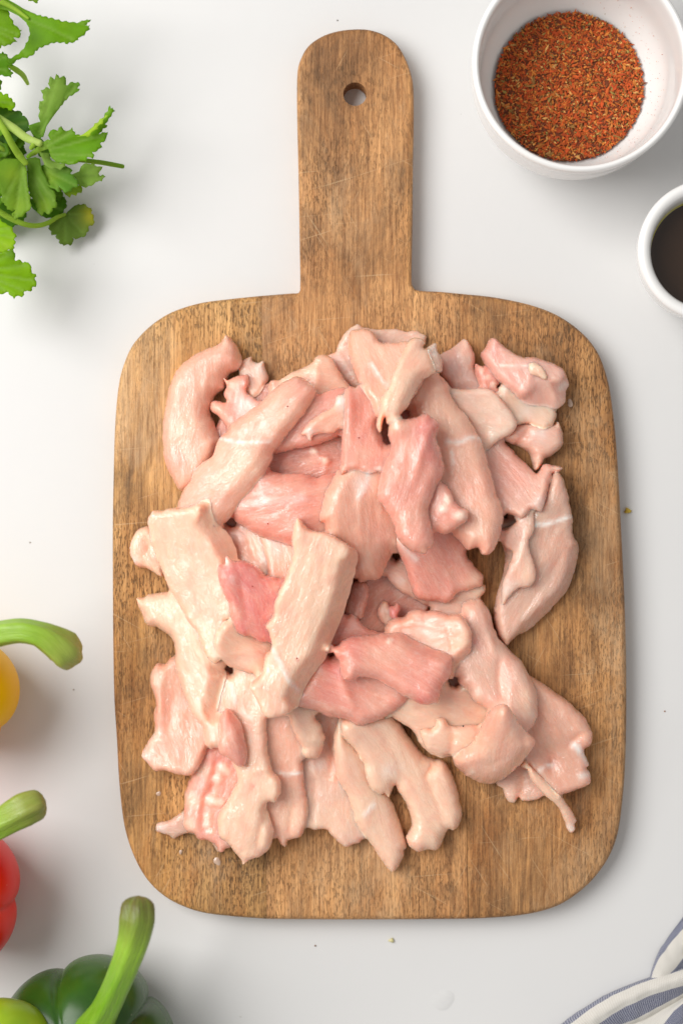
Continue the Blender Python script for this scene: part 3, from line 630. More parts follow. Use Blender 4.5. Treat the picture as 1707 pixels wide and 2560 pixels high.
chicken('left_diag', 'C', [(90,520),(140,512),(170,490),(250,480),(340,480),(440,560),(520,660),(580,760),(620,860),(660,940),(700,1000),(690,1060),(655,1190),(640,1290),(645,1380),(612,1482),(562,1452),(540,1342),(480,1270),(430,1170),(390,1060),(360,960),(350,820),(310,760),(230,710),(160,692),(120,600)],
        T=11, w=8, base='cream', axis=[(400,650),(600,1300)], slopes=[([(660,940),(690,1060),(655,1190),(640,1290)],120),([(120,640),(230,710),(310,760)],60)], creases=[([(480,760),(560,950),(590,1200)],30,.9),([(200,560),(330,640),(400,760)],30,.7)],
        blobs=[(580,1400,80,'peach',.6)], label='slim strip running down the left side from a notched upper left tip')
chicken('sliver', 'E', [(648,520),(670,470),(700,452),(745,480),(792,560),(817,660),(832,770),(812,832),(760,820),(700,770),(650,742),(640,680),(655,600)], T=8, base='pink', slopes=[([(745,480),(817,660),(832,770)],60)], blobs=[(690,640,60,'cream',.5)], axis=[(680,500),(800,800)], label='small spindle-shaped pink sliver above the fat nodules')
# ---- middle layer
chicken('pink_under', 'A', [(1180,560),(1280,500),(1400,440),(1475,435),(1560,470),(1500,640),(1445,740),(1330,800),(1150,840),(1000,870),(1000,800),(1100,680)], T=10, base='pink', axis=[(1100,800),(1450,480)], slopes=[([(1475,440),(1400,440)],20)], label='pink wedge on the right of the long diagonal strip')
chicken('pink_under_flap', 'A', [(1420,488),(1450,488),(1445,520),(1462,560),(1445,690),(1385,745),(1330,740),(1260,755),(1250,790),(1235,790),(1205,755),(1180,748),(1240,660),(1320,600),(1390,560)], T=5, base='peach', parent='pink_under', name='loose_flap', blobs=[(1440,540,50,'white',.7),(1240,745,40,'white',.6)], creases=[([(1400,600),(1300,660),(1220,730)],18,.8)])
chicken('stripes', 'A', [(940,985),(1080,1000),(1190,1000),(1280,1025),(1430,985),(1500,1000),(1520,1200),(1500,1330),(1400,1420),(1300,1470),(1120,1475),(1000,1442),(880,1402),(800,1352),(735,1300),(750,1240),(800,1170),(880,1080)], T=14, w=11, base='pink', axis=[(780,1260),(1440,1130)], drape=7, rough=1.3,
        creases=[([(1000,1050),(1180,1040),(1280,1030)],22,-1.0),([(860,1180),(1100,1150),(1350,1110)],46,1.0)], sinew=[([(800,1215),(980,1190),(1200,1170)],22,.35)], label='striated pink strip lying sideways in the middle of the pile')
chicken('bulge', 'G', [(1040,430),(1150,420),(1290,430),(1420,420),(1420,600),(1420,720),(1480,800),(1510,900),(1525,1030),(1515,1150),(1440,1310),(1395,1390),(1320,1410),(1212,1422),(1195,1380),(1200,1180),(1150,1110),(1030,1020),(930,980),(900,900),(868,880),(895,700),(930,600),(985,500)],
        T=14, w=10, base='peach', axis=[(1150,520),(1330,1380)], drape=7, creases=[([(1240,600),(1220,800),(1230,1100)],50,1.3)], slopes=[([(1480,800),(1525,1030),(1440,1310)],160)], blobs=[(1250,560,80,'white',.6),(1400,1000,150,'pink',.5)],
        sinew=[([(1290,480),(1270,580),(1200,680)],18,.7)], label='bulging strip hanging down in the centre, with a white sinew band across it')
chicken('bulge_upper', 'A', [(1475,440),(1590,470),(1650,580),(1690,690),(1725,790),(1752,850),(1728,930),(1690,985),(1620,1012),(1560,985),(1500,992),(1440,1012),(1440,900),(1450,760),(1465,620)], T=8, base='pink', parent='bulge', name='upper_half', axis=[(1560,500),(1570,980)],
        sinew=[([(1580,1010),(1640,1000),(1690,975)],10,.9)], blobs=[(1580,760,40,'rose',.4),(1520,560,90,'rose',.25)], slopes=[([(1650,580),(1725,790),(1752,850)],60)])
chicken('p19b', 'B', [(905,435),(945,440),(985,490),(1060,530),(1130,555),(1210,560),(1260,585),(1287,610),(1270,670),(1240,702),(1180,715),(1100,680),(1000,690),(940,600),(903,490)], T=8, w=6, base=(0.82,0.53,0.38), blobs=[(920,470,40,'white',.4),(1080,600,60,'white',.3)], axis=[(920,460),(1250,660)], label='tan strip running diagonally under the top right corner chunk')  # tan base toned down, partly for shade on this side
chicken('corner', 'B', [(855,112),(890,110),(920,140),(980,190),(1060,235),(1140,240),(1230,265),(1300,295),(1340,330),(1365,380),(1375,420),(1352,455),(1352,500),(1335,552),(1290,576),(1200,560),(1100,555),(1040,520),(980,460),(910,400),(860,340),(820,280),(795,235),(800,200),(830,160)],
        T=14, w=7, base=(0.83,0.42,0.34), axis=[(1000,320),(1100,500)], slopes=[([(1375,420),(1335,552),(1200,560),(1100,555)],150)], creases=[([(905,305),(1000,310),(1110,305)],12,.9),([(1110,310),(1080,430),(1050,510)],26,1.1),([(1080,240),(1180,330),(1340,430)],16,.6)],  # base colour includes a little painted shade with the greyish flesh tone
        blobs=[(850,190,80,'rose',.3),(1250,380,120,'grey',.45),(1340,420,36,'white',.8),(1310,452,20,'fat',.8)], sinew=[([(910,305),(1000,308),(1100,305)],10,.5)], label='chunky faceted block at the top right corner of the pile')
chicken('corner_flap', 'B', [(1098,290),(1130,275),(1180,300),(1215,340),(1225,380),(1205,392),(1160,365),(1110,360),(1095,325)], T=3, w=3, base='cream', parent='corner', name='loose_flap', jag=.3)
chicken('p21', 'B', [(820,840),(880,815),(920,790),(960,805),(1040,890),(1100,950),(1150,1000),(1180,970),(1200,940),(1260,945),(1325,965),(1300,992),(1262,1000),(1242,1060),(1202,1180),(1172,1250),(1130,1242),(1100,1240),(1052,1292),(1000,1285),(930,1250),(860,1200),(830,1050),(820,950)],
        T=9, base=(0.76,0.42,0.33), axis=[(900,900),(1150,1200)], creases=[([(1180,980),(1190,1080),(1140,1200)],24,1.6),([(1230,1030),(1200,1150)],16,-.8)], blobs=[(1150,1190,50,'white',.35),(1000,1000,160,'pink',.6)], slopes=[([(960,805),(1100,950)],50)],  # base darkened partly as shade from the pile, partly translucent grey
        label='flat pink piece with an upturned curled tip at the right')
chicken('p20', 'B', [(580,455),(700,450),(800,448),(860,460),(920,520),(970,580),(1010,640),(1022,690),(980,750),(910,790),(850,840),(832,850),(800,800),(740,760),(650,640),(590,560)], T=6, base=(0.82,0.56,0.43), blobs=[(700,560,160,'grey',.55),(900,740,70,'fat',.4)], creases=[([(830,690),(820,770),(835,840)],18,-1.0),([(840,690),(940,680),(1010,690)],14,.5)], label='thin smooth beige flap with a folded corner right of the long pale strip')  # beige base dulled: own translucent grey and some shade in the colour
chicken('slab', 'D', [(200,-40),(232,90),(245,210),(290,310),(330,440),(370,512),(430,532),(500,535),(570,547),(620,512),(640,482),(720,460),(800,432),(815,380),(790,340),(745,290),(700,230),(690,160),(640,120),(590,60),(500,40),(350,-20)],
        T=10, w=8, base='pink', axis=[(350,100),(600,500)], slopes=[([(640,482),(800,432)],50)], sinew=[([(235,100),(290,180),(360,250)],18,.6)], creases=[([(560,330),(600,430),(570,540)],22,.8)], blobs=[(760,390,60,'cream',.7)], label='smooth pink slab folded over below the rosy strip in the centre right')
chicken('long_pale', 'B', [(400,390),(440,365),(490,350),(530,365),(582,420),(592,470),(640,560),(700,620),(742,690),(782,760),(812,830),(842,960),(872,1050),(892,1140),(922,1200),(932,1300),(912,1390),(872,1500),(832,1536),(790,1530),(760,1490),(700,1502),(640,1440),(590,1380),(560,1250),(500,1100),(490,920),(480,800),(430,720),(340,640),(320,560),(360,470)],
        T=13, w=10, base='peach', axis=[(560,500),(770,1400)], drape=7, sinew=[([(565,800),(650,795),(740,770),(805,790)],16,.7),([(590,870),(600,930),(590,1000)],10,.6)], slopes=[([(560,1050),(560,920),(600,1100)],60)], blobs=[(560,620,150,'cream',.6),(740,1100,140,'pink',.4)],
        creases=[([(570,820),(700,800),(800,800)],14,-.6)], label='long pale strip curving down the right of centre with a whitish band across')
chicken('knuckle', 'B', [(470,1110),(540,1055),(592,1110),(622,1180),(652,1215),(700,1235),(712,1290),(682,1330),(620,1370),(560,1402),(500,1388),(460,1340),(430,1240),(440,1170)], T=11, w=7, base='pink', bumps=[(650,1275,40,1.2),(570,1170,30,.6),(540,1230,30,.5)], blobs=[(540,1200,80,'grey',.45)], label='small lumpy pink knuckle between rosy strip and long pale strip')
chicken('top_mid', 'B', [(-70,60),(-20,38),(60,45),(100,80),(130,130),(200,140),(310,130),(400,160),(440,260),(420,380),(340,520),(260,600),(190,640),(130,640),(100,640),(60,540),(20,480),(0,440),(-50,300),(-80,180)], T=12, base='peach', axis=[(20,80),(100,560)], slopes=[([(-70,60),(-50,300),(0,440)],50)],
        sinew=[([(70,290),(120,370),(175,440)],9,.8)], creases=[([(60,60),(50,220),(80,300)],22,.6),([(110,150),(150,300),(180,430)],24,-.7)], blobs=[(40,200,80,'cream',.5),(0,380,90,'pink',.4)], label='big peach piece at the top centre of the pile')
chicken('top_mid_fold', 'B', [(340,105),(400,105),(435,135),(420,165),(445,220),(472,290),(470,345),(400,400),(360,470),(320,550),(280,600),(205,685),(175,680),(160,640),(130,740),(108,700),(115,620),(130,520),(160,470),(185,440),(220,330),(260,240),(300,160)], T=9, w=7, base='cream', parent='top_mid', name='folded_side', axis=[(380,150),(150,690)],
        slopes=[([(472,290),(400,400),(320,550)],70)], creases=[([(340,130),(270,270),(190,460),(150,640)],20,.9)], blobs=[(380,300,120,'peach',.7)])
chicken('chip', 'B', [(425,200),(470,163),(495,165),(500,210),(520,260),(522,350),(485,360),(455,290)], T=6, base='grey', blobs=[(480,220,50,'white',.5)], label='small whitish chip just right of the top centre piece')
chicken('scrap_front', 'A', [(680,375),(700,388),(770,365),(830,350),(845,400),(835,470),(905,540),(880,620),(800,660),(720,700),(690,690),(660,640),(595,592),(602,535),(640,527),(690,532),(675,480),(690,440)], T=7, base='pink', jag=.4, blobs=[(820,560,70,'white',.7),(640,580,50,'cream',.6),(740,420,60,'cream',.5)], creases=[([(830,360),(820,470),(790,560)],16,1.2),([(760,480),(740,600)],18,-1)],
        label='ragged pale pink scrap inside the curl of the C-shaped strip')
chicken('diagonal', 'A', [(1080,395),(1150,368),(1230,398),(1282,465),(1240,560),(1190,640),(1120,720),(1060,800),(1010,860),(992,930),(945,1010),(900,1065),(850,1125),(790,1185),(752,1250),(702,1310),(662,1332),(600,1330),(480,1300),(380,1280),(360,1225),(372,1180),(402,1110),(450,1050),(470,990),(530,930),(600,880),(622,810),(658,760),(690,730),(720,680),(800,620),(900,550),(940,510),(1000,450)],
        T=13, w=9, base='peach', axis=[(450,1200),(1180,450)], drape=8, slopes=[([(1010,860),(992,930),(900,1065),(790,1185),(662,1332)],110)], sinew=[([(640,770),(720,790),(850,808),(990,795)],10,.85)], creases=[([(650,785),(850,822),(990,808)],14,-.5),([(1180,420),(1190,480)],20,-.7)],
        blobs=[(1170,440,100,'rose',.28),(1180,510,26,'rose',.35),(760,950,160,'cream',.5),(1040,640,90,'cream',.4)], label='long diagonal strip across the upper left with a pinkish upper end')
chicken('back_bit', 'I', [(330,640),(400,578),(450,610),(510,680),(600,720),(680,745),(560,820),(360,830),(260,850),(280,740)], T=9, base='pink', label='pink ridge peeking out right of the big flat central strip', blobs=[(430,680,60,'white',.25)])
chicken('twist', 'D', [(670,560),(720,528),(780,518),(822,550),(862,620),(882,720),(932,800),(1000,870),(1062,930),(1112,1030),(1147,1110),(1157,1200),(1150,1300),(1080,1380),(1000,1380),(900,1330),(830,1235),(740,1180),(700,1110),(640,1060),(640,960),(660,880),(660,760),(665,660)],
        T=13, w=9, base=(0.82,0.46,0.345), axis=[(760,560),(1050,1250)], drape=7, creases=[([(910,900),(900,1040),(920,1170)],40,-2.2),([(980,1040),(960,1180),(1010,1320)],30,1.2),([(760,560),(840,720),(880,900)],30,.6)], blobs=[(745,800,40,'rose',.55),(790,1000,90,'grey',.45),(1060,1150,110,'cream',.5)], slopes=[([(1000,870),(1112,1030),(1157,1200)],70)],  # duskier base mixes real flesh grey with painted right-side shade
        label='twisted piece on the right running down from the middle to the round fold')
chicken('round_fold', 'F', [(620,830),(610,780),(650,740),(730,680),(770,600),(800,500),(840,430),(905,392),(960,420),(1000,490),(1045,550),(1100,610),(1135,650),(1120,710),(1080,790),(1020,870),(950,940),(880,977),(800,972),(720,930),(660,880)],
        T=15, w=13, base='peach', axis=[(880,450),(820,930)], drape=7, creases=[([(1030,560),(1060,680),(1010,820)],26,-1.2),([(700,800),(840,820),(960,760)],14,-.5)], blobs=[(740,880,36,'fat',.6),(800,700,130,'cream',.4)], label='big round drumlike fold at the lower right')
chicken('tan_chunk', 'I', [(660,720),(690,650),(735,618),(810,608),(860,560),(930,548),(1000,560),(1070,558),(1150,580),(1260,590),(1310,640),(1340,720),(1342,870),(1300,912),(1220,1000),(1190,1090),(1080,1060),(880,980),(720,880)], T=11, w=7, base='peach', slopes=[([(1342,870),(1220,1000)],90)],
        creases=[([(810,620),(960,660),(1150,700)],16,1.0),([(960,560),(980,640)],14,-.9),([(1160,700),(1190,850),(1180,900)],18,-1.0)], blobs=[(1250,800,90,'cream',.8),(1000,690,100,'white',.3)], label='tan chunk with a squared right end behind the rosy central chunk')
chicken('pink_lower', 'I', [(-40,1300),(60,1180),(130,1080),(180,970),(250,915),(330,900),(450,1000),(620,1050),(780,1150),(832,1240),(820,1285),(740,1350),(640,1412),(560,1442),(450,1457),(380,1422),(300,1402),(200,1382),(110,1337),(0,1310)], T=12, w=9, base='pink', axis=[(150,1100),(700,1350)],
        creases=[([(310,960),(330,1090),(420,1320)],36,1.4),([(400,1150),(560,1200),(760,1250)],40,-1.6)], blobs=[(260,1010,90,'rose',.75),(300,1000,40,'red',.35),(230,1180,90,'rose',.3),(600,1250,130,'grey',.55)], label='pink piece with a wet red shoulder below the rosy central chunk')
chicken('rosy_chunk', 'I', [(243,845),(300,830),(340,790),(420,760),(560,748),(680,738),(800,740),(900,790),(1030,850),(1150,890),(1202,930),(1192,1040),(1172,1090),(1112,1170),(1092,1270),(1040,1292),(960,1302),(900,1270),(800,1222),(700,1160),(560,1092),(470,1082),(430,1112),(340,1092),(310,1010),(310,960),(270,900)],
        T=13, w=10, base='pink', axis=[(350,850),(1000,1200)], drape=7, creases=[([(880,790),(980,880),(1180,930)],20,-.9),([(340,1080),(430,1060),(560,1060)],18,.8)], blobs=[(420,790,110,'rose',.4),(940,1260,46,'red',.9),(1010,1220,26,'red',.55),(1000,1180,120,'rose',.35),(735,787,12,'red',.6),(700,900,150,'peach',.5)], bumps=[(695,790,24,1.0)],
        label='rosy pink chunk right of centre with a blood-red spot on its lower edge')
chicken('rosy_strip', 'B', [(180,740),(190,690),(260,650),(350,638),(430,608),(470,638),(505,660),(516,690),(502,760),(530,870),(550,950),(542,1020),(502,1080),(470,1170),(445,1240),(460,1330),(482,1420),(470,1490),(440,1500),(430,1525),(370,1520),(300,1490),(242,1420),(217,1340),(190,1280),(150,1220),(116,1180),(114,1100),(132,1020),(162,920),(202,830)],
        T=12, w=9, base='pink', axis=[(420,680),(300,1450)], drape=7, slopes=[([(516,690),(502,760),(550,950),(502,1080)],90)], creases=[([(480,680),(400,850),(350,1050)],40,1.3)], blobs=[(440,720,110,'rose',.75),(430,850,80,'rose',.5),(230,680,80,'cream',.7),(320,1300,120,'peach',.5),(470,900,60,'rose',.4)], label='rosy strip with a darker red top end, right of centre')
# ---- top layer
chicken('broad', 'C', [(175,13),(210,-62),(280,-67),(350,-82),(450,-87),(540,-127),(590,-137),(610,-57),(640,23),(700,73),(750,173),(770,250),(740,320),(690,420),(705,560),(702,640),(652,690),(625,760),(625,850),(642,935),(590,920),(540,840),(500,740),(440,660),(390,570),(330,480),(280,370),(240,270),(200,160),(180,50)],
        T=13, w=5, e=.22, base='cream', axis=[(330,0),(600,800)], drape=8, flat=1, slopes=[([(590,-137),(640,23),(750,173),(770,250)],130)], creases=[([(540,-110),(560,60),(640,250)],22,.7)], blobs=[(640,150,90,'peach',.7),(500,450,140,'grey',.3)], label='broad flat cream strip at the left with a sharp cut edge')
chicken('low_nub', 'C', [(618,780),(650,700),(700,650),(745,700),(790,740),(850,750),(920,790),(980,780),(1000,900),(955,1000),(900,1017),(830,1002),(740,972),(680,932),(640,872)], T=9, w=7, base='cream', blobs=[(920,870,60,'pink',.7),(840,900,70,'white',.3)], slopes=[([(680,932),(830,1002),(900,1017)],40)], creases=[([(700,880),(800,860),(880,870)],14,.8)], label='pale glossy nub under the red-pink piece left of centre')
chicken('red_piece', 'H', [(160,430),(165,370),(195,343),(210,380),(260,400),(380,405),(470,450),(530,500),(552,545),(630,555),(700,575),(800,570),(740,700),(700,800),(660,940),(620,1010),(610,1090),(610,1190),(500,1205),(400,1142),(340,1145),(280,1100),(240,1010),(210,920),(200,820),(150,720),(110,600),(90,490),(110,440)],
        T=11, w=7, base='rose', axis=[(250,450),(500,1100)], creases=[([(330,560),(350,750),(390,1000)],40,-1.2),([(150,570),(230,565),(310,575)],10,.6),([(170,750),(270,745)],10,.5)], blobs=[(270,510,100,'rose',.6),(500,650,120,'rose',.8),(280,900,90,'peach',.6),(190,400,50,'white',.8),(230,570,40,'white',.25),(435,650,10,'red',.9),(660,650,60,'peach',.5)], label='deep rosy red piece wedged between the broad flat strip and the central strip')
chicken('central', 'C', [(1120,110),(1135,40),(1160,-20),(1185,0),(1240,60),(1330,75),(1400,100),(1460,140),(1540,190),(1557,230),(1540,320),(1500,480),(1450,640),(1390,790),(1350,890),(1300,970),(1240,1050),(1200,1130),(1175,1190),(1160,1230),(1080,1275),(980,1292),(930,1260),(900,1180),(850,1100),(850,1070),(920,1010),(950,880),(985,830),(970,740),(950,690),(1000,620),(1010,540),(1050,430),(1100,320),(1130,220)],
        T=16, w=4, e=.2, base='cream', axis=[(1350,150),(1060,1150)], drape=9, flat=1, slopes=[([(1557,230),(1500,480),(1390,790),(1300,970),(1175,1190)],115)], sinew=[([(975,800),(1050,920),(1100,1020),(1165,1115)],11,.9)], creases=[([(1335,260),(1320,460)],14,-.35)],
        blobs=[(1180,60,60,'peach',.4),(1155,905,9,'red',.9),(1050,1200,110,'peach',.6)], label='big flat pale rectangular strip lying on top in the centre of the pile')

def speck(parent, tile, x, y, r, col, name):
    q = px(tile, [(x, y)])[0]; z = 0.03
    for _ in range(3):
        c = W(q[0], q[1], z); z = float(bil(HM, np.array([c]), GX0, GY0)[0])
    n = 8; vs_ = []; fs_ = []
    for i in range(4):
        t = 0.5 * math.pi * i / 3
        for j in range(n):
            a = 2 * math.pi * j / n; k_ = 1 + 0.3 * math.sin(2 * a + x)
            vs_.append((c[0] + r * MM * k_ * math.cos(t) * math.cos(a), c[1] + r * MM * k_ * math.cos(t) * math.sin(a), z - 0.0004 + 0.0012 * math.sin(t)))
    for i in range(3):
        for j in range(n): fs_.append((i * n + j, i * n + (j + 1) % n, (i + 1) * n + (j + 1) % n, (i + 1) * n + j))
    mesh_obj(name, vs_, fs_, M['crumb'], CHK[parent], colors=np.tile(np.array(col), (len(vs_), 1)))
OUTL = [catmull(np.array(px(a[1], a[2])), 8.0) for a, k_ in JOBS]
for i_, (a, k_) in enumerate(JOBS): build_chicken(OUTL[i_ + 1:], *a, **k_)
speck('yellow_lip', 'F', 672, 566, 0.45, (0.02, 0.015, 0.012), 'dark_speck')
for pr_, tl_, x_, y_ in (('central', 'C', 1155, 905), ('diagonal', 'A', 1095, 565), ('stripes', 'A', 965, 1330), ('red_piece', 'H', 435, 650), ('bulge_upper', 'A', 1560, 770)):
    speck(pr_, tl_, x_, y_, 0.32, (0.42, 0.03, 0.03), 'blood_speck')

# ------------------------------------------------------------------ lathe / tube helpers
def lathe(name, prof, n, mat, parent=None, center=(0, 0), wob=0.0):
    P = catmull(np.array(prof), 0.0022, False); verts = []; faces = []; m = len(P)
    for j in range(n):
        a = 2 * math.pi * j / n; k_ = 1 + wob * math.sin(2 * a + 0.7)
        for r, z in P: verts.append((center[0] + r * k_ * math.cos(a), center[1] + r * k_ * math.sin(a), z))
    for j in range(n):
        j2 = (j + 1) % n
        for i in range(m - 1): faces.append((j * m + i, j2 * m + i, j2 * m + i + 1, j * m + i + 1))
    return mesh_obj(name, verts, faces, mat, parent)

def tube(name, pts, radii, mat, parent=None, n=14, colors=None, ribs=0.0, nrib=5, cap=True, seed=0):
    """pts: 3-D points in metres; radii in metres along them"""
    P = catmull(np.array(pts), np.mean(radii) * 0.35, False)
    key = np.linspace(0, 1, len(radii)); s = np.concatenate([[0], np.cumsum(np.linalg.norm(np.diff(P, axis=0), axis=1))]); L = s[-1]; t = s / L
    ctl = np.concatenate([[0], np.cumsum(np.linalg.norm(np.diff(np.array(pts), axis=0), axis=1))]); ctl /= ctl[-1]
    R = np.interp(t, ctl if len(ctl) == len(radii) else key, radii)
    verts = []; faces = []; fib = []; tt = []; up = np.array([0.13, 0.21, 1.0])
    for i in range(len(P)):
        d = P[min(i + 1, len(P) - 1)] - P[max(i - 1, 0)]; d /= np.linalg.norm(d)
        a = np.cross(d, up); a /= np.linalg.norm(a); b = np.cross(a, d)
        for j in range(n):
            th_ = 2 * math.pi * j / n; r = R[i] * (1 + ribs * math.cos(nrib * th_ + 1.5 * t[i] + seed) + ribs * 0.6 * math.sin(2 * th_ + 4 * t[i] + seed))
            q = P[i] + r * (math.cos(th_) * a + math.sin(th_) * b); verts.append(q); fib.append((s[i] * 1000, th_ * R[i] * 1000, seed)); tt.append(t[i])
    m = len(P)
    for i in range(m - 1):
        for j in range(n):
            faces.append((i * n + j, i * n + (j + 1) % n, (i + 1) * n + (j + 1) % n, (i + 1) * n + j))
    if cap:
        for i, sgn in ((0, -1), (m - 1, 1)):
            d = P[1] - P[0] if i == 0 else P[-1] - P[-2]; d = d / np.linalg.norm(d); prev = i * n; ring = np.array(verts[prev:prev + n])
            for q in (0.35, 0.65, 0.88):
                b0 = len(verts)
                for j in range(n):
                    verts.append(P[i] + (ring[j] - P[i]) * math.sqrt(1 - q * q) + sgn * d * R[i] * 0.75 * q); fib.append((s[i] * 1000 + q, 2 * math.pi * j / n * R[i] * 1000, seed)); tt.append(t[i])
                for j in range(n):
                    f = (prev + j, prev + (j + 1) % n, b0 + (j + 1) % n, b0 + j); faces.append(f[::-1] if sgn < 0 else f)
                prev = b0
            c = len(verts); verts.append(P[i] + sgn * d * R[i] * 0.77); fib.append((s[i] * 1000, 0, seed)); tt.append(t[i])
            for j in range(n):
                f = (prev + j, prev + (j + 1) % n, c); faces.append(f[::-1] if sgn < 0 else f)
    tt = np.array(tt)
    cols = None
    if colors is not None:
        ks = np.linspace(0, 1, len(colors)); C_ = np.array(colors); cols = np.stack([np.interp(tt, ks, C_[:, k_]) for k_ in range(3)], 1)
    return mesh_obj(name, verts, faces, mat, parent, colors=cols, vec=fib)

def empty(name, loc=(0, 0, 0)):
    o = bpy.data.objects.new(name, None); COL.objects.link(o); o.location = loc; o.empty_display_size = 0.01; return o

# ------------------------------------------------------------------ spice bowl
zr = 0.056; bc = np.array(W(1453, 157, zr)); R_ = 273 * K * (HC - zr) / HC
bowl = lathe('bowl', [(0.0005, 0.0025), (0.022, 0.0025), (0.024, 0.0), (0.027, 0.0005), (0.0285, 0.004), (0.0375, 0.013), (0.0435, 0.026), (R_ - 0.0006, 0.045), (R_ + 0.0000, 0.0545), (R_ - 0.0010, zr),
                     (R_ - 0.0021, zr), (R_ - 0.0029, 0.0545), (R_ - 0.0038, 0.045), (0.0402, 0.027), (0.0345, 0.0145), (0.028, 0.0085), (0.018, 0.0060), (0.0005, 0.0055)], 120, M['ceramic'], center=bc)
tag(bowl, 'round white ceramic bowl holding red-brown spice mix', 'bowl')
def spice():
    verts = []; faces = []; cols = []
    zc = 0.0140; n = 48
    # bed with a gentle mound
    rs = np.linspace(0, 0.0322, 14)
    for i, r in enumerate(rs):
        for j in range(n):
            a = 2 * math.pi * j / n; z = zc + 0.0022 * (1 - (r / 0.034) ** 2) + 0.0006 * float(vnoise(np.array([r * 400 + a]), np.array([a * 3.0]), 3)[0])
            verts.append((r * math.cos(a), r * math.sin(a), z)); cols.append((0.16, 0.035, 0.008))
    for i in range(len(rs) - 1):
        for j in range(n): faces.append((i * n + j, i * n + (j + 1) % n, (i + 1) * n + (j + 1) % n, (i + 1) * n + j))
    for j in range(n): verts.append((0.033 * math.cos(2 * math.pi * j / n), 0.033 * math.sin(2 * math.pi * j / n), zc - 0.003)); cols.append((0.16, 0.035, 0.008))
    o_ = len(verts) - n
    for j in range(n): faces.append(((len(rs) - 1) * n + j, (len(rs) - 1) * n + (j + 1) % n, o_ + (j + 1) % n, o_ + j))
    pal = [((0.52, 0.10, 0.014), 40), ((0.52, 0.075, 0.010), 22), ((0.60, 0.20, 0.03), 20), ((0.66, 0.36, 0.11), 7), ((0.25, 0.13, 0.03), 8), ((0.16, 0.035, 0.01), 10), ((0.30, 0.24, 0.06), 3)]
    pc = [p[0] for p in pal]; pw = np.array([p[1] for p in pal], float); pw /= pw.sum()
    for k_ in range(9000):
        stray = k_ >= 8850
        r = 0.0328 * math.sqrt(random.random()) ; a = random.uniform(0, 2 * math.pi)
        if stray: r = random.uniform(0.0345, 0.041); a = random.gauss(0.1, 0.9)
        z = zc + 0.0022 * (1 - min(1, r / 0.034) ** 2) + random.uniform(0.0, 0.0009)
        if stray: z = 0.0145 + (r - 0.0345) / 0.005 * 0.0122
        t = random.random(); L = random.uniform(0.25, 0.65) if t < .72 else random.uniform(0.6, 1.15) if t < .97 else random.uniform(1.1, 1.9)
        wd = random.uniform(0.3, 0.75) * L if t < .72 else random.uniform(0.18, 0.4) * L
        L *= .35 if stray else 1.5; wd *= .35 if stray else 1.5
        L *= MM; wd *= MM; c = np.array(pc[int(RNG.choice(len(pc), p=pw))]) * random.uniform(0.7, 1.25)
        az = random.uniform(0, 6.283); tl = random.gauss(0, 0.35); d = np.array((math.cos(az) * math.cos(tl), math.sin(az) * math.cos(tl), math.sin(tl)))
        if stray: d = np.array((math.cos(az), math.sin(az), 0))
        sd = np.array((-math.sin(az), math.cos(az), random.gauss(0, .3))); up = np.cross(d, sd); p = np.array((r * math.cos(a), r * math.sin(a), z))
        b = len(verts); hgt = wd * 0.35
        for q in (p - d * L, p - d * L * .1 - sd * wd, p + d * L, p + d * L * .15 + sd * wd, p + up * hgt, p - up * hgt): verts.append(q); cols.append(c)
        faces += [(b, b + 1, b + 4), (b + 1, b + 2, b + 4), (b + 2, b + 3, b + 4), (b + 3, b, b + 4), (b + 1, b, b + 5), (b + 2, b + 1, b + 5), (b + 3, b + 2, b + 5), (b, b + 3, b + 5)]
    v = np.array(verts); v[:, 0] += bc[0]; v[:, 1] += bc[1]
    o = mesh_obj('spice_mix', v, faces, M['spice'], smooth=False, colors=np.clip(np.array(cols), 0, 1))
    tag(o, 'orange-red ground spice mix with flakes in the white bowl', 'spice', kind='stuff')
spice()

# ------------------------------------------------------------------ sauce bowl
zr2 = 0.040; b2 = np.array(W(1774, 624, zr2)); R2 = 179 * K * (HC - zr2) / HC
sb_ = lathe('bowl', [(0.0005, 0.002), (0.015, 0.002), (0.017, 0.0), (0.020, 0.001), (0.0255, 0.010), (0.029, 0.024), (R2 - 0.0002, 0.0355), (R2 - 0.0002, 0.0385), (R2 - 0.0014, zr2), (R2 - 0.0032, zr2), (R2 - 0.0048, 0.0388), (R2 - 0.0062, 0.0345),
                     (0.0235, 0.024), (0.021, 0.012), (0.015, 0.006), (0.0005, 0.0055)], 100, M['ceramic'], center=b2)
tag(sb_, 'small white thick-rimmed cup of dark sauce cut off at the right edge', 'cup')
lq = lathe('sauce', [(0.0003, 0.0262), (0.012, 0.0262), (0.0215, 0.0262), (0.0234, 0.0264), (0.0243, 0.0270), (0.0243, 0.0255), (0.022, 0.020), (0.0003, 0.020)], 80, M['liquid'], center=b2)
tag(lq, 'dark brown sauce filling the small white cup', 'sauce')
oil = NT('oil_ring'); oil.set(Base_Color=oil.mix(oil.noise(oil.coord(), 50, 2), (0.36, 0.30, 0.03), (0.28, 0.25, 0.02)), Roughness=0.15)
lathe('oil_rim', [(0.0231, 0.02655), (0.0239, 0.0272), (0.0246, 0.0278), (0.0246, 0.0262), (0.0235, 0.0260)], 80, oil.m, lq, center=b2)

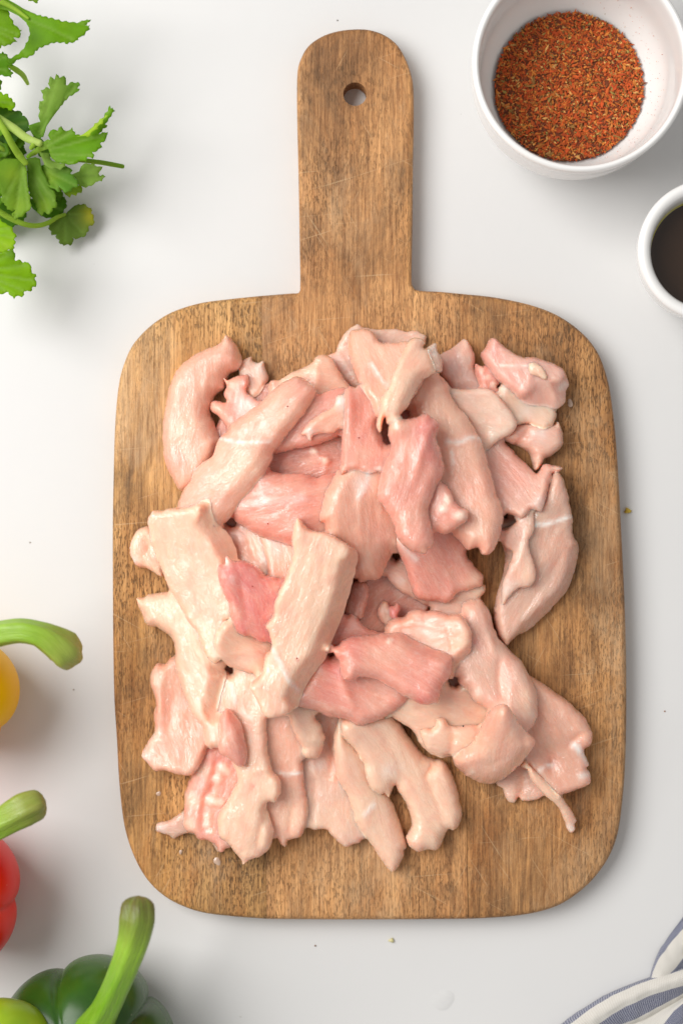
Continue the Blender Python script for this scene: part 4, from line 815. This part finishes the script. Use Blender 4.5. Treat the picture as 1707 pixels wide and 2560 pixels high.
# ------------------------------------------------------------------ cilantro
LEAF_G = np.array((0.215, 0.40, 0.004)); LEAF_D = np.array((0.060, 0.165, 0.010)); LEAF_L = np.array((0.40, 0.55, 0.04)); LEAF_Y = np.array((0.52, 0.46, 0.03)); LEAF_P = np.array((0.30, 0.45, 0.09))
bunch = empty('cilantro_bunch', (*W(-60, 330, 0), 0))
tag(bunch, 'fresh green cilantro bunch with leafy stems at the upper left edge', 'herb')
bl = Vector(bunch.location)
def leaf(tile, pts, z, base, tip, col, tilt=(0, 0), fold=1.0, blobs=(), veins=(), curl=1.5, seed=0):
    """z: height in mm of the middle; tilt: slope (mm per mm) in x and y; base/tip: midrib ends"""
    zc = z * MM; poly = np.array([W(p[0], p[1], zc) for p in px(tile, pts)])
    tw = lambda q: np.array([W(p[0], p[1], zc) for p in px(tile, q)])
    ob = []
    for a_, b_ in zip(poly, np.roll(poly, -1, 0)):
        n_ = max(1, int(np.linalg.norm(b_ - a_) / 0.0007)); ob += [a_ + (b_ - a_) * i_ / n_ for i_ in range(n_)]
    ob = np.array(ob); bs = tw([base])[0]; dist = np.linalg.norm(ob - bs, axis=1); far = np.clip((dist / dist.max() - 0.42) / 0.15, 0, 1)
    tg = np.roll(ob, -1, 0) - np.roll(ob, 1, 0); nr = np.stack([-tg[:, 1], tg[:, 0]], 1); nr /= np.maximum(np.linalg.norm(nr, axis=1, keepdims=True), 1e-9)
    if np.sum(ob[:, 0] * np.roll(ob[:, 1], -1) - np.roll(ob[:, 0], -1) * ob[:, 1]) > 0: nr = -nr
    arc = np.cumsum(np.linalg.norm(tg, axis=1) / 2); saw = (arc / 0.0030 + 0.4 * np.sin(arc / 0.008 + seed)) % 1.0
    ob = ob + nr * ((np.minimum(saw / 0.65, (1 - saw) / 0.35) - 0.35) * 0.0008 * far)[:, None]
    V, F = triangulate(ob, [], 0.0011)
    c = V.mean(0); mid = catmull(tw([base, ((base[0] + tip[0]) / 2, (base[1] + tip[1]) / 2), tip]), 0.002, False)
    dm, _ = seg_dist(V, mid); rel = V - c
    zz = zc + rel[:, 0] * tilt[0] + rel[:, 1] * tilt[1] + fold * 0.22 * dm + curl * MM * fbm(V[:, 0] * 75 + seed, V[:, 1] * 75, seed + 5, 2)
    colr = np.tile(np.asarray(col) * 1.2, (len(V), 1)); mo = fbm(V[:, 0] * 120, V[:, 1] * 120, seed + 8)[:, None]
    colr = colr * (1 + 0.22 * mo)
    vl = [mid]
    rng = random.Random(seed)
    for v in veins: vl.append(catmull(tw([base, v]), 0.002, False))
    for ln in vl:
        d, _ = seg_dist(V, ln); g = np.exp(-(d / 0.0006) ** 2); zz = zz - 0.00055 * g; colr = colr + (g * 0.5)[:, None] * (LEAF_P * 1.1 - colr)
    for x, y, r, cc, st in blobs:
        p = tw([(x, y)])[0]; rr = r / TILES[tile][2] * K; g = np.clip(st * np.exp(-((V - p) ** 2).sum(1) / rr ** 2), 0, 1); colr = colr + g[:, None] * (cc - colr)
    zz = np.maximum(zz, 0.0006)
    vv, ff, src = close_sheet(V, F, zz, zz - 0.00022, False)
    vv = vv - np.array(bl)
    return mesh_obj('leaf', vv, ff, M['leaf'], bunch, colors=np.clip(colr[src], 0.002, 1))
def stalk(tile, pts, r, c0, c1):
    P = []
    for (x, y, z) in pts:
        q = px(tile, [(x, y)])[0]; w_ = W(q[0], q[1], z * MM); P.append((w_[0] - bl.x, w_[1] - bl.y, z * MM))
    return tube('stalk', P, [v * MM for v in r], M['leaf'], bunch, n=10, colors=[c0, c1], seed=len(pts))
# dark leaves deep in the bunch
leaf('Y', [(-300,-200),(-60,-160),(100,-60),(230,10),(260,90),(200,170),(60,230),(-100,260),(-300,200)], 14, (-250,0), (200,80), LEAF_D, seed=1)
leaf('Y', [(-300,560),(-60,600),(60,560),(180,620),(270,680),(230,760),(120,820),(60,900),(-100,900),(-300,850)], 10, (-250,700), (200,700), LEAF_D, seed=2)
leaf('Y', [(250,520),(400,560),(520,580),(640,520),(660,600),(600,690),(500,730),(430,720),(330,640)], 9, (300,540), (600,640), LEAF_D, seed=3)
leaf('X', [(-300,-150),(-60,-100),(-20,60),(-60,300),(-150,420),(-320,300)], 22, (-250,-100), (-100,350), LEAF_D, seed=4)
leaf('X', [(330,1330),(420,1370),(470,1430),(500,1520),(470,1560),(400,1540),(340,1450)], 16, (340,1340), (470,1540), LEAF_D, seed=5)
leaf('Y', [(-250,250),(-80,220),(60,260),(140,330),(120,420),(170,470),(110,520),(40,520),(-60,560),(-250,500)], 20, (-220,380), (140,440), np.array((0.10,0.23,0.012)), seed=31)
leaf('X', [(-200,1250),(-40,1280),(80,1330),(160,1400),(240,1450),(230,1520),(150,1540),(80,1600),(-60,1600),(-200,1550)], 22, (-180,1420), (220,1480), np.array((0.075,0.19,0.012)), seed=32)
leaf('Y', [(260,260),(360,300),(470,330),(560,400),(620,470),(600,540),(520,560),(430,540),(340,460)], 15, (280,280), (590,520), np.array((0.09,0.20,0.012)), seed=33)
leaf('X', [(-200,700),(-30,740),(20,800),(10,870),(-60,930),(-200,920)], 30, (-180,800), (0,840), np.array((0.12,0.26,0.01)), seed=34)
for k_, (ox, oy, hz, sc_) in enumerate([(-40, 60, 33, 1.0), (60, 200, 24, .9), (-60, 330, 28, 1.0), (120, 420, 19, .8), (-70, 520, 30, .9), (150, -40, 27, .8), (-30, -160, 36, .9)]):
    pts_ = []
    for i_ in range(26):
        a_ = 2 * math.pi * i_ / 26; lobe_ = 0.62 + 0.38 * abs(math.cos(1.5 * a_ + 0.4 * k_)) ** 0.6
        pts_.append((ox + 120 * sc_ * lobe_ * math.cos(a_) * 1.15, oy + 120 * sc_ * lobe_ * math.sin(a_)))
    b_ = 2.4 + 0.8 * k_
    leaf('Y', pts_, hz, (ox - 70 * sc_, oy - 40), (ox + 100 * sc_ * math.cos(0.3 * k_), oy + 90 * sc_ * math.sin(0.5 + 0.3 * k_)), np.array((0.10, 0.235, 0.008)) * (0.8 + 0.12 * (k_ % 4)), veins=[(ox + 60, oy - 70), (ox - 10, oy + 90)], fold=1.2, seed=50 + k_)
# leaves lying lower
leaf('Y', [(500,760),(560,730),(640,690),(700,640),(740,610),(800,600),(830,595),(860,620),(900,640),(905,680),(925,700),(915,730),(938,765),(900,800),(870,812),(865,850),(845,890),(800,915),(760,915),(740,935),(712,912),(722,960),(690,992),(650,985),(630,995),(600,985),(585,950),(565,930),(560,895),(520,895),(490,820)], 8,
     (640,690), (800,860), np.array((0.13,0.20,0.035)), tilt=(-.06, .08), blobs=[(890,710,95,LEAF_Y,.95),(760,760,90,np.array((0.2,0.28,0.06)),.4)], veins=[(640,960),(880,690),(560,860)], seed=6)
leaf('Y', [(-200,700),(0,735),(60,790),(85,795),(120,820),(150,880),(168,910),(148,940),(160,960),(155,1000),(160,1030),(100,1050),(40,1080),(-40,1090),(-200,1060)], 34, (-180,850), (150,930), LEAF_G*1.15, tilt=(.1,-.1), blobs=[(60,1020,120,LEAF_L,.6)], seed=7, veins=[(100,1030),(90,830)])
leaf('Y', [(-250,1040),(20,1080),(80,1052),(140,1048),(165,1080),(152,1120),(165,1150),(218,1148),(240,1172),(290,1165),(300,1195),(322,1212),(310,1260),(355,1282),(360,1300),(345,1330),(368,1372),(355,1395),(325,1400),(320,1432),(290,1445),(238,1440),(247,1480),(220,1497),(160,1492),(145,1517),(115,1490),(90,1450),(50,1465),(0,1475),(-250,1470)], 38,
     (-220,1250), (340,1340), LEAF_G, tilt=(.05,.05), veins=[(250,1450),(280,1190),(120,1490),(120,1070)], blobs=[(150,1080,80,LEAF_D,.6)], seed=8)
leaf('Y', [(700,295),(780,270),(800,225),(830,205),(880,198),(900,210),(950,193),(925,232),(960,225),(1005,235),(1000,262),(962,290),(985,312),(1010,310),(1037,325),(1005,345),(1000,367),(942,373),(932,398),(880,420),(830,432),(770,402),(755,350)], 20, (705,300), (1010,320), LEAF_P, fold=1.6, veins=[(930,240),(860,410)], seed=9)
leaf('Y', [(520,440),(620,460),(650,505),(690,522),(712,505),(750,505),(768,485),(800,478),(818,440),(780,408),(700,415),(600,425)], 17, (540,440), (800,460), LEAF_L*.8, seed=10)
leaf('Y', [(380,220),(440,200),(500,240),(560,220),(640,230),(690,240),(712,270),(700,300),(740,330),(755,365),(772,370),(765,418),(725,430),(698,440),(705,470),(650,482),(610,450),(588,408),(600,475),(560,462),(530,440),(480,420),(430,350)], 26, (390,230), (740,410), np.array((0.12,0.27,0.03)), blobs=[(480,330,110,LEAF_L,.45)], veins=[(600,460),(690,270)], seed=11)
leaf('Y', [(-20,200),(60,150),(170,150),(240,180),(270,250),(280,400),(300,530),(305,570),(312,645),(290,655),(272,655),(240,700),(190,720),(150,742),(122,700),(152,640),(120,657),(80,640),(72,615),(50,600),(55,580),(18,572),(30,520),(0,400),(-20,300)], 30, (230,190), (150,720), np.array((0.17,0.31,0.025)), blobs=[(120,300,90,LEAF_L,.5),(200,600,100,LEAF_L,.45)], veins=[(50,560),(280,640)], fold=1.3, seed=12)
leaf('Y', [(250,150),(350,130),(400,150),(420,260),(470,350),(500,440),(560,500),(545,545),(567,580),(552,632),(512,628),(515,660),(490,688),(430,668),(410,702),(380,680),(350,580),(300,500),(280,400),(270,250)], 26, (260,180), (480,670), np.array((0.13,0.25,0.022)), blobs=[(440,600,80,LEAF_L,.45)], veins=[(400,690),(550,580)], seed=13)
leaf('Y', [(380,70),(430,90),(480,90),(500,150),(560,180),(630,190),(640,220),(590,245),(560,235),(510,243),(470,230),(440,200),(420,150)], 31, (390,80), (600,225), LEAF_P, seed=14)
leaf('X', [(-250,1000),(-40,1030),(40,1040),(110,1085),(150,1092),(185,1102),(215,1098),(230,1125),(222,1150),(255,1145),(268,1172),(292,1198),(285,1235),(307,1285),(250,1310),(150,1400),(0,1500),(-250,1450)], 30, (-200,1250), (280,1210), np.array((0.07,0.17,0.03)), tilt=(.1,0), veins=[(150,1100),(200,1330)], seed=15)
leaf('X', [(-250,880),(20,908),(40,932),(85,925),(95,965),(130,970),(128,1000),(158,1022),(150,1045),(130,1058),(125,1092),(60,1060),(-250,1040)], 36, (-200,960), (140,1020), LEAF_G, seed=16)
leaf('X', [(288,1240),(400,1195),(385,1145),(402,1100),(392,1070),(405,1010),(442,995),(428,910),(470,880),(505,890),(498,810),(520,785),(550,797),(575,758),(602,778),(640,765),(665,800),(642,858),(700,820),(772,813),(787,842),(768,872),(790,880),(750,922),(690,945),(640,990),(580,1070),(520,1150),(460,1240),(440,1310),(428,1345),(405,1345),(410,1372),(380,1362),(330,1330),(300,1280)], 34, (390,1300), (740,850), np.array((0.13,0.27,0.025)), fold=2.2,
     blobs=[(500,980,110,LEAF_P*1.15,.95),(580,850,90,LEAF_P*1.15,.95),(440,1120,60,LEAF_P*1.1,.8)], veins=[(570,780),(430,1000)], seed=17)
leaf('X', [(250,1530),(265,1505),(295,1480),(350,1440),(400,1400),(470,1365),(497,1372),(475,1330),(500,1290),(530,1275),(577,1287),(585,1262),(612,1245),(632,1280),(655,1292),(700,1280),(715,1262),(722,1288),(747,1300),(745,1330),(850,1325),(890,1325),(900,1300),(955,1250),(1010,1200),(1040,1150),(1100,1073),(1108,1088),(1128,1082),(1122,1100),(1135,1115),(1090,1170),(1045,1232),(1065,1245),(1000,1298),(980,1325),(1068,1303),(1050,1335),(1058,1358),(1020,1400),(992,1418),(1003,1450),(960,1490),(912,1497),(935,1530),(915,1558),(860,1548),(850,1592),(770,1572),(775,1602),(720,1613),(680,1618),(632,1600),(560,1590),(500,1541),(470,1451),(400,1470),(330,1500),(290,1540),(265,1548)],
     42, (310,1500), (1040,1330), np.array((0.135,0.30,0.008)), tilt=(.12,.08), fold=1.0, veins=[(1090,1110),(700,1290),(900,1530),(720,1600),(600,1280)], blobs=[(640,1255,26,np.array((0.06,0.06,0.02)),.9),(350,1480,90,LEAF_L*.8,.5)], seed=18)
leaf('X', [(752,1332),(820,1310),(900,1250),(960,1195),(1040,1140),(1060,1140),(1010,1180),(1005,1220),(955,1240),(955,1265),(895,1300),(890,1330),(860,1345),(840,1330)], 48, (760,1330), (1040,1150), LEAF_L*1.05, tilt=(.1,.1), seed=19)
leaf('X', [(-250,20),(60,85),(85,110),(110,180),(150,250),(185,280),(217,296),(192,312),(210,345),(202,365),(138,370),(150,395),(165,412),(125,425),(90,452),(30,455),(20,482),(-40,470),(-250,480)], 44, (-220,200), (160,330), np.array((0.16,0.31,0.008)), veins=[(60,450),(150,400)], seed=20)
leaf('X', [(-250,520),(20,535),(40,513),(52,545),(85,543),(90,580),(75,600),(132,640),(60,655),(112,680),(100,695),(137,717),(105,735),(108,757),(50,745),(20,735),(-250,760)], 40, (-200,640), (110,700), np.array((0.10,0.25,0.01)), veins=[(60,560)], seed=21)
leaf('X', [(-200,-60),(60,-20),(130,20),(230,80),(370,150),(500,185),(620,220),(740,228),(800,225),(830,210),(865,203),(870,215),(897,215),(832,265),(892,252),(875,275),(882,295),(855,320),(830,350),(800,375),(765,380),(775,405),(755,412),(720,432),(690,430),(675,443),(640,432),(540,432),(470,455),(400,480),(355,510),(350,535),(300,560),(275,572),(250,573),(190,585),(160,615),(120,637),(80,620),(100,585),(160,560),(230,500),(270,430),(297,350),(295,290),(260,220),(180,150),(80,100),(-200,40)],
     50, (-150,-20), (860,250), np.array((0.14,0.30,0.008)), tilt=(.08,.05), veins=[(720,400),(260,540)], blobs=[(330,380,100,np.array((0.10,0.22,0.02)),.7),(640,230,60,LEAF_L,.2),(120,610,60,LEAF_D,.6)], fold=.8, seed=22)
leaf('X', [(270,-60),(400,-80),(372,30),(340,15),(285,0)], 50, (330,-70), (360,20), LEAF_G*.8, seed=23)
SG = (0.45, 0.64, 0.08); SL = (0.62, 0.76, 0.22)
stalk('X', [(90,640,30),(170,690,26),(230,740,20),(275,820,14)], [1.0,1.3,1.2,.8], SG, SL)
stalk('Y', [(-250,480,24),(-20,650,22),(130,740,20),(260,790,18),(370,800,16),(480,770,13),(560,720,11),(640,690,9)], [1.4,1.35,1.3,1.2,1.1,1.1,1.0,.8], SG, SG)
stalk('X', [(-250,1010,40),(-20,1160,40),(140,1260,40),(260,1350,40),(395,1405,41)], [2.1,2.0,1.9,1.8,1.5], SL, SL)
stalk('X', [(-150,950,43),(-10,1190,43),(60,1300,42),(130,1430,38),(190,1520,34),(255,1600,32)], [1.4,1.4,1.4,1.5,1.7,1.3], SG, SG)
stalk('X', [(310,1450,38),(330,1420,40),(340,1400,41)], [1.0,1.2,1.0], SG, SG)
stalk('X', [(-200,1380,36),(-10,1440,34),(90,1500,30)], [1.2,1.1,.9], SG, SG)
stalk('Y', [(700,150,34),(860,165,30),(1000,182,26),(1100,200,22),(1205,220,18)], [1.0,1.0,1.05,1.05,.95], (0.25,0.42,0.04), (0.25,0.42,0.04))
stalk('X', [(-200,-80,54),(0,10,52),(130,75,51),(280,180,50.5)], [1.5,1.3,1.0,.6], SG, SG)

# ------------------------------------------------------------------ peppers
def pepper(name, center, R, Hh, lobes, phase, amp, mat, label, tilt=(0, 0), seed=0):
    root = empty(name, (center[0], center[1], 0)); tag(root, label, 'bell pepper')
    n, m = 120, 60; verts = []; faces = []
    for i in range(m + 1):
        v = i / m                                         # 0 foot .. 1 stem hollow
        ang = -0.5 * math.pi + v * math.pi * 1.12
        for j in range(n):
            a = 2 * math.pi * j / n
            lob = abs(math.cos(lobes * (a - phase) / 2)) ** 0.42
            k_ = 1 - amp * (1 - lob) * (0.55 + 0.45 * math.sin(math.pi * min(v, 1)))
            k_ *= 1 + 0.05 * math.sin(a + seed) + 0.03 * math.sin(2 * a + 1.7 * seed)
            rr = R * (max(math.cos(ang), 0) ** 0.72 if ang < 0.5 * math.pi else 0) * k_
            z = Hh * (0.5 + 0.5 * math.copysign(abs(math.sin(min(ang, 0.5 * math.pi))) ** 0.85, math.sin(min(ang, 0.5 * math.pi))))
            if v > 0.78:
                q = (v - 0.78) / 0.22; shoulder = R * 0.62 * k_
                rr = R * k_ * math.cos(-0.5 * math.pi + 0.78 * math.pi * 1.12) ** 0.72 * (1 - q) + 0.001 * q
                z0 = Hh * (0.5 + 0.5 * math.sin(-0.5 * math.pi + 0.78 * math.pi * 1.12) ** 0.85)
                z = z0 + 0.0045 * math.sin(q * math.pi) * (0.5 + 0.5 * lob) - 0.013 * q ** 2
            if v < 0.16: z += 0.004 * (1 - v / 0.16) * (1 - lob) + 0.0
            verts.append((rr * math.cos(a) + tilt[0] * z, rr * math.sin(a) + tilt[1] * z, z))
    for i in range(m):
        for j in range(n): faces.append((i * n + j, i * n + (j + 1) % n, (i + 1) * n + (j + 1) % n, (i + 1) * n + j))
    mesh_obj('body', verts, faces, mat, root)
    return root
def wpt(p, root): q = W(p[0], p[1], p[2] * MM); return (q[0] - root.location.x, q[1] - root.location.y, p[2] * MM)
G1 = (0.17, 0.36, 0.010); G2 = (0.27, 0.46, 0.03); GB = (0.22, 0.24, 0.03)
def calyx(root, top, r, seed):
    verts = []; faces = []; n = 60; cols = []; rng = 8
    for i in range(rng + 1):
        q = i / rng
        for j in range(n):
            a = 2 * math.pi * j / n; sp = 1 + 0.28 * max(0, math.cos(5 * a + seed)) ** 3
            rr = r * q * sp; verts.append((top[0] + rr * math.cos(a), top[1] + rr * math.sin(a), top[2] + 0.003 - 0.004 * q * q + 0.0045 * q ** 4 * max(0, math.cos(5 * a + seed))))
            cols.append((0.10 + 0.1 * (1 - q), 0.20 + 0.12 * (1 - q), 0.015))
    for i in range(rng):
        for j in range(n): faces.append((i * n + j, i * n + (j + 1) % n, (i + 1) * n + (j + 1) % n, (i + 1) * n + j))
    o = mesh_obj('calyx', verts, faces, M['stem'], root, colors=np.array(cols), vec=np.array(verts) * 1000)
    md = o.modifiers.new('thick', 'SOLIDIFY'); md.thickness = 0.0016; return o

yc = W(-150, 1745, 40 * MM)
yp = pepper('bell_pepper', yc, 0.0300, 0.066, 4, 0.25, 0.16, M['yellow'], 'yellow bell pepper with a hooked green stem at the left edge', seed=1)
calyx(yp, (0, 0, 0.058), 0.012, 0.3)
tube('stem', [wpt(p, yp) for p in [(-115,1745,56),(-95,1660,64),(-40,1600,70),(40,1578,74),(95,1585,74),(135,1605,71),(160,1622,68),(172,1634,65)]], [v * MM for v in (6.5,5.4,5.2,5.1,5.2,6.6,7.6,6.6)], M['stem'], yp, n=30, colors=[G1, G2, G2, G2, (0.34, 0.36, 0.07)], ribs=.085, nrib=5, seed=2)

rc = W(-146, 2240, 38 * MM)
rp = pepper('bell_pepper', rc, 0.0325, 0.064, 4, 0.62, 0.20, M['red'], 'red bell pepper with a stubby green stem at the lower left edge', seed=2)
calyx(rp, (0, 0, 0.056), 0.012, 1.1)
tube('stem', [wpt(p, rp) for p in [(-118,2235,54),(-90,2150,62),(-40,2085,67),(20,2046,70),(62,2022,71),(88,2012,70)]], [v * MM for v in (6.2,5.2,5.2,5.8,6.6,6.2)], M['stem'], rp, n=30, colors=[G1, G1, G2, (0.26, 0.27, 0.05)], ribs=.09, nrib=5, seed=5)

gc = W(205, 2634, 40 * MM)
gp = pepper('bell_pepper', gc, 0.0405, 0.064, 5, 1.257, 0.20, M['green'], 'dark green bell pepper with a long upright stem at the bottom left corner', seed=3)
calyx(gp, (0, 0, 0.056), 0.0135, 0.9)
tube('stem', [wpt(p, gp) for p in [(200,2622,54),(225,2585,60),(262,2530,68),(290,2470,75),(318,2400,81),(335,2345,84),(343,2300,85),(345,2270,84)]], [v * MM for v in (9.0,7.4,6.0,5.6,5.7,6.2,6.8,6.4)], M['stem'], gp, n=30, colors=[G1, G1, G1, G1, G2, (0.12, 0.11, 0.02)], ribs=.09, nrib=5, seed=9)

# lime
lc = W(2, 2628, 66 * MM)
v_ = []; f_ = []; n, m = 64, 40
for i in range(m + 1):
    for j in range(n):
        a = 2 * math.pi * j / n; t = math.pi * i / m; k_ = 1 + 0.012 * math.sin(5 * a + 3 * t)
        v_.append((0.021 * k_ * math.sin(t) * math.cos(a), 0.0205 * k_ * math.sin(t) * math.sin(a), 0.062 - 0.0205 * math.cos(t) * k_))
for i in range(m):
    for j in range(n): f_.append((i * n + j, (i + 1) * n + j, (i + 1) * n + (j + 1) % n, i * n + (j + 1) % n))

lime = mesh_obj('lime', [(x + lc[0], y + lc[1], z) for x, y, z in v_], f_, M['lime'])
tag(lime, 'bright yellow-green lime resting against the green pepper in the corner', 'lime')

# ------------------------------------------------------------------ striped towel
tw_root = empty('kitchen_towel', (*W(1680, 2520, 0), 0))
tag(tw_root, 'cream kitchen towel with navy blue stripes, rumpled at the bottom right corner', 'towel')
def cloth(name, curves, zs, stripes, ext=1):
    """curves: traced lines across the cloth; zs: height of each in mm; stripes: 0 cream / 1 blue for the bands between"""
    C_ = []
    for c, z in zip(curves, zs):
        c = [tuple(c[0]) if True else c] + list(c[1:])
        d0 = np.array(c[0]) - np.array(c[1]); d1 = np.array(c[-1]) - np.array(c[-2])
        c = [tuple(np.array(c[0]) + d0 / np.linalg.norm(d0) * 260 * ext)] + list(c) + [tuple(np.array(c[-1]) + d1 / np.linalg.norm(d1) * 500)]
        P = catmull(np.array([W(p[0], p[1], z * MM) for p in px('T', c)]), 0.001, False)
        s = np.concatenate([[0], np.cumsum(np.linalg.norm(np.diff(P, axis=0), axis=1))]); u = np.linspace(0, s[-1], 130)
        C_.append(np.stack([np.interp(u, s, P[:, 0]), np.interp(u, s, P[:, 1]), np.full(130, z * MM)], 1))
    C_ = np.array(C_); sub = 10; rows = []; st = []; across = []; acc = 0.0
    k_ = len(C_)
    for i in range(k_ - 1):
        p0, p1, p2, p3 = C_[max(i - 1, 0)], C_[i], C_[i + 1], C_[min(i + 2, k_ - 1)]
        dl = float(np.linalg.norm((p2 - p1)[60])) * 1000
        for q in range(sub + (1 if i == k_ - 2 else 0)):
            t = q / sub
            r = 0.5 * ((2 * p1) + (-p0 + p2) * t + (2 * p0 - 5 * p1 + 4 * p2 - p3) * t * t + (-p0 + 3 * p1 - 3 * p2 + p3) * t ** 3)
            rows.append(r); s1 = stripes[i]
            nb = stripes[i - 1] if (t < 0.5 and i > 0) else (stripes[i + 1] if (t >= 0.5 and i + 1 < len(stripes)) else s1)
            near = max(0.0, 0.5 - abs(min(t, 1 - t)) * 2.5)
            st.append(s1 * (1 - near) + nb * near); across.append(acc + dl * t)
        acc += dl
    rows = np.array(rows); nr_, nc_ = rows.shape[:2]
    X, Y = rows[..., 0], rows[..., 1]
    rows[..., 2] = np.maximum(rows[..., 2] + 0.0010 * fbm(X * 90, Y * 90, 6) + 0.0004 * fbm(X * 300, Y * 300, 9), 0.0008)
    alen = np.linspace(0, 1, nc_) * 110
    fib = np.stack([np.tile(alen, (nr_, 1)), np.tile(np.array(across)[:, None], (1, nc_)), np.zeros((nr_, nc_))], 2).reshape(-1, 3)
    v = rows.reshape(-1, 3) - np.array(tw_root.location)
    f = [(i * nc_ + j, i * nc_ + j + 1, (i + 1) * nc_ + j + 1, (i + 1) * nc_ + j) for i in range(nr_ - 1) for j in range(nc_ - 1)]
    o = mesh_obj(name, v, f, M['towel'], tw_root, vec=fib, fl={'stripe': np.repeat(np.array(st), nc_)})
    md = o.modifiers.new('thick', 'SOLIDIFY'); md.thickness = 0.0007; md.offset = -1
    return o
cloth('back_fold', [[(1195,930),(1245,740),(1285,620),(1335,515),(1395,415),(1475,305),(1565,185)], [(1210,930),(1262,740),(1318,620),(1398,520),(1478,420),(1568,320)],
                    [(1265,930),(1330,790),(1400,690),(1480,590),(1568,480)], [(1330,930),(1400,820),(1480,735),(1568,620)], [(1400,940),(1480,830),(1568,730)], [(1500,1000),(1568,900),(1640,830)], [(1600,1050),(1660,970),(1740,900)]],
      [0.8, 2.6, 4.2, 3.8, 2.0, 1.0, 1.2], [1, 0, 0, 1, 0, 0], ext=.25)
cloth('front_fold', [[(240,1362),(480,1195),(710,1058),(1000,938),(1210,862),(1400,808),(1568,758)], [(345,1362),(565,1205),(770,1080),(1015,965),(1222,888),(1420,828),(1568,778)],
                     [(480,1362),(710,1210),(900,1100),(1130,1000),(1320,930),(1568,850)], [(620,1362),(860,1210),(1050,1110),(1250,1020),(1420,970),(1568,930)], [(860,1362),(1050,1290),(1250,1180),(1420,1090),(1568,1010)],
                     [(1000,1362),(1150,1310),(1300,1220),(1450,1140),(1568,1075)], [(1180,1362),(1270,1310),(1370,1235),(1480,1160),(1568,1100)], [(1360,1362),(1410,1290),(1470,1220),(1540,1160),(1600,1120)],
                     [(1500,1420),(1560,1340),(1640,1260),(1720,1200)], [(1700,1520),(1760,1440),(1840,1360),(1920,1300)]],
      [0.8, 4.6, 7.2, 6.2, 3.6, 1.6, 4.0, 7.4, 8.0, 4.0], [1, 0, 0, 1, 0, 0, 0, 1, 0])

# ------------------------------------------------------------------ crumbs and drops on the table
def crumb(x, y, r, col, label, h=0.6, z0=0.0):
    n = 9; vs_ = []; fs_ = []; c = W(x, y, z0)
    for i in range(5):
        t = math.pi * i / 4
        for j in range(n):
            a = 2 * math.pi * j / n; k_ = 1 + 0.3 * math.sin(3 * a + x) * math.sin(t) + 0.15 * math.cos(5 * a + y)
            vs_.append((c[0] + r * K * k_ * math.sin(t) * math.cos(a), c[1] + r * K * k_ * math.sin(t) * math.sin(a) * .8, z0 + r * K * h * (1 - math.cos(t))))
    for i in range(4):
        for j in range(n): fs_.append((i * n + j, (i + 1) * n + j, (i + 1) * n + (j + 1) % n, i * n + (j + 1) % n))
    o = mesh_obj('crumb', vs_, fs_, M['crumb'], colors=np.tile(np.array(col), (len(vs_), 1)))
    tag(o, label, 'crumb', 'tiny crumbs scattered on the tabletop')
crumb(1567, 1277, 9, (0.62, 0.45, 0.05), 'yellow crumb on the table at the right edge of the board')
crumb(978, 2350, 7, (0.70, 0.66, 0.38), 'pale yellow crumb just below the bottom edge of the board')
crumb(788, 2364, 2.6, (0.25, 0.16, 0.10), 'dark speck left of the pale crumb below the board')
crumb(1660, 1778, 2.2, (0.35, 0.15, 0.08), 'tiny brown speck on the table far right of the board')
crumb(185, 1724, 2.2, (0.4, 0.35, 0.3), 'tiny grey speck between yellow pepper and board')
crumb(843, 51, 2.2, (0.3, 0.3, 0.3), 'tiny grey speck above the top of the board handle')
crumb(76, 1356, 2.2, (0.4, 0.38, 0.36), 'tiny grey speck above the yellow pepper stem')
def drop(x, y, rx, ry, h, label):
    n, m = 40, 8; vs_ = []; fs_ = []; c = W(x, y, 0)
    for i in range(m + 1):
        q = i / m
        for j in range(n):
            a = 2 * math.pi * j / n; k_ = 1 + 0.10 * math.sin(2 * a + x) + 0.06 * math.sin(3 * a + y)
            vs_.append((c[0] + rx * K * q * k_ * math.cos(a), c[1] + ry * K * q * k_ * math.sin(a), 0.0003 + h * MM * (1 - q ** 2.4)))
    for i in range(m):
        for j in range(n): fs_.append((i * n + j, (i + 1) * n + j, (i + 1) * n + (j + 1) % n, i * n + (j + 1) % n))
    tag(mesh_obj('water_drop', vs_, fs_, M['water']), label, 'water drop')
def juice(x, y, r, label):
    n, m = 20, 6; vs_ = []; fs_ = []; c = W(x, y, ZB)
    for i in range(m + 1):
        q = i / m
        for j in range(n):
            a = 2 * math.pi * j / n; k_ = 1 + 0.16 * math.sin(2 * a + x) + 0.08 * math.sin(3 * a + y)
            vs_.append((c[0] + r * K * q * k_ * math.cos(a), c[1] + r * 1.3 * K * q * k_ * math.sin(a), ZB + 0.0001 + r * K * 0.35 * (1 - q ** 2.2)))
    for i in range(m):
        for j in range(n): fs_.append((i * n + j, (i + 1) * n + j, (i + 1) * n + (j + 1) % n, i * n + (j + 1) % n))
    tag(mesh_obj('juice_drop', vs_, fs_, M['juice']), label, 'juice drop')
juice(543, 2153, 8, 'cloudy drop of meat juice on the wood below the lower left pieces')
juice(397, 1984, 5, 'tiny drop of meat juice on the wood at the lower left of the pile')
juice(1424, 1008, 7, 'small drop of meat juice on the wood right of the corner chunk')
juice(452, 2130, 4, 'tiny drop of meat juice nearest the bottom left curve of the board')
drop(1106, 2500, 28, 25, 0.5, 'flat round water drop on the table well below the board')
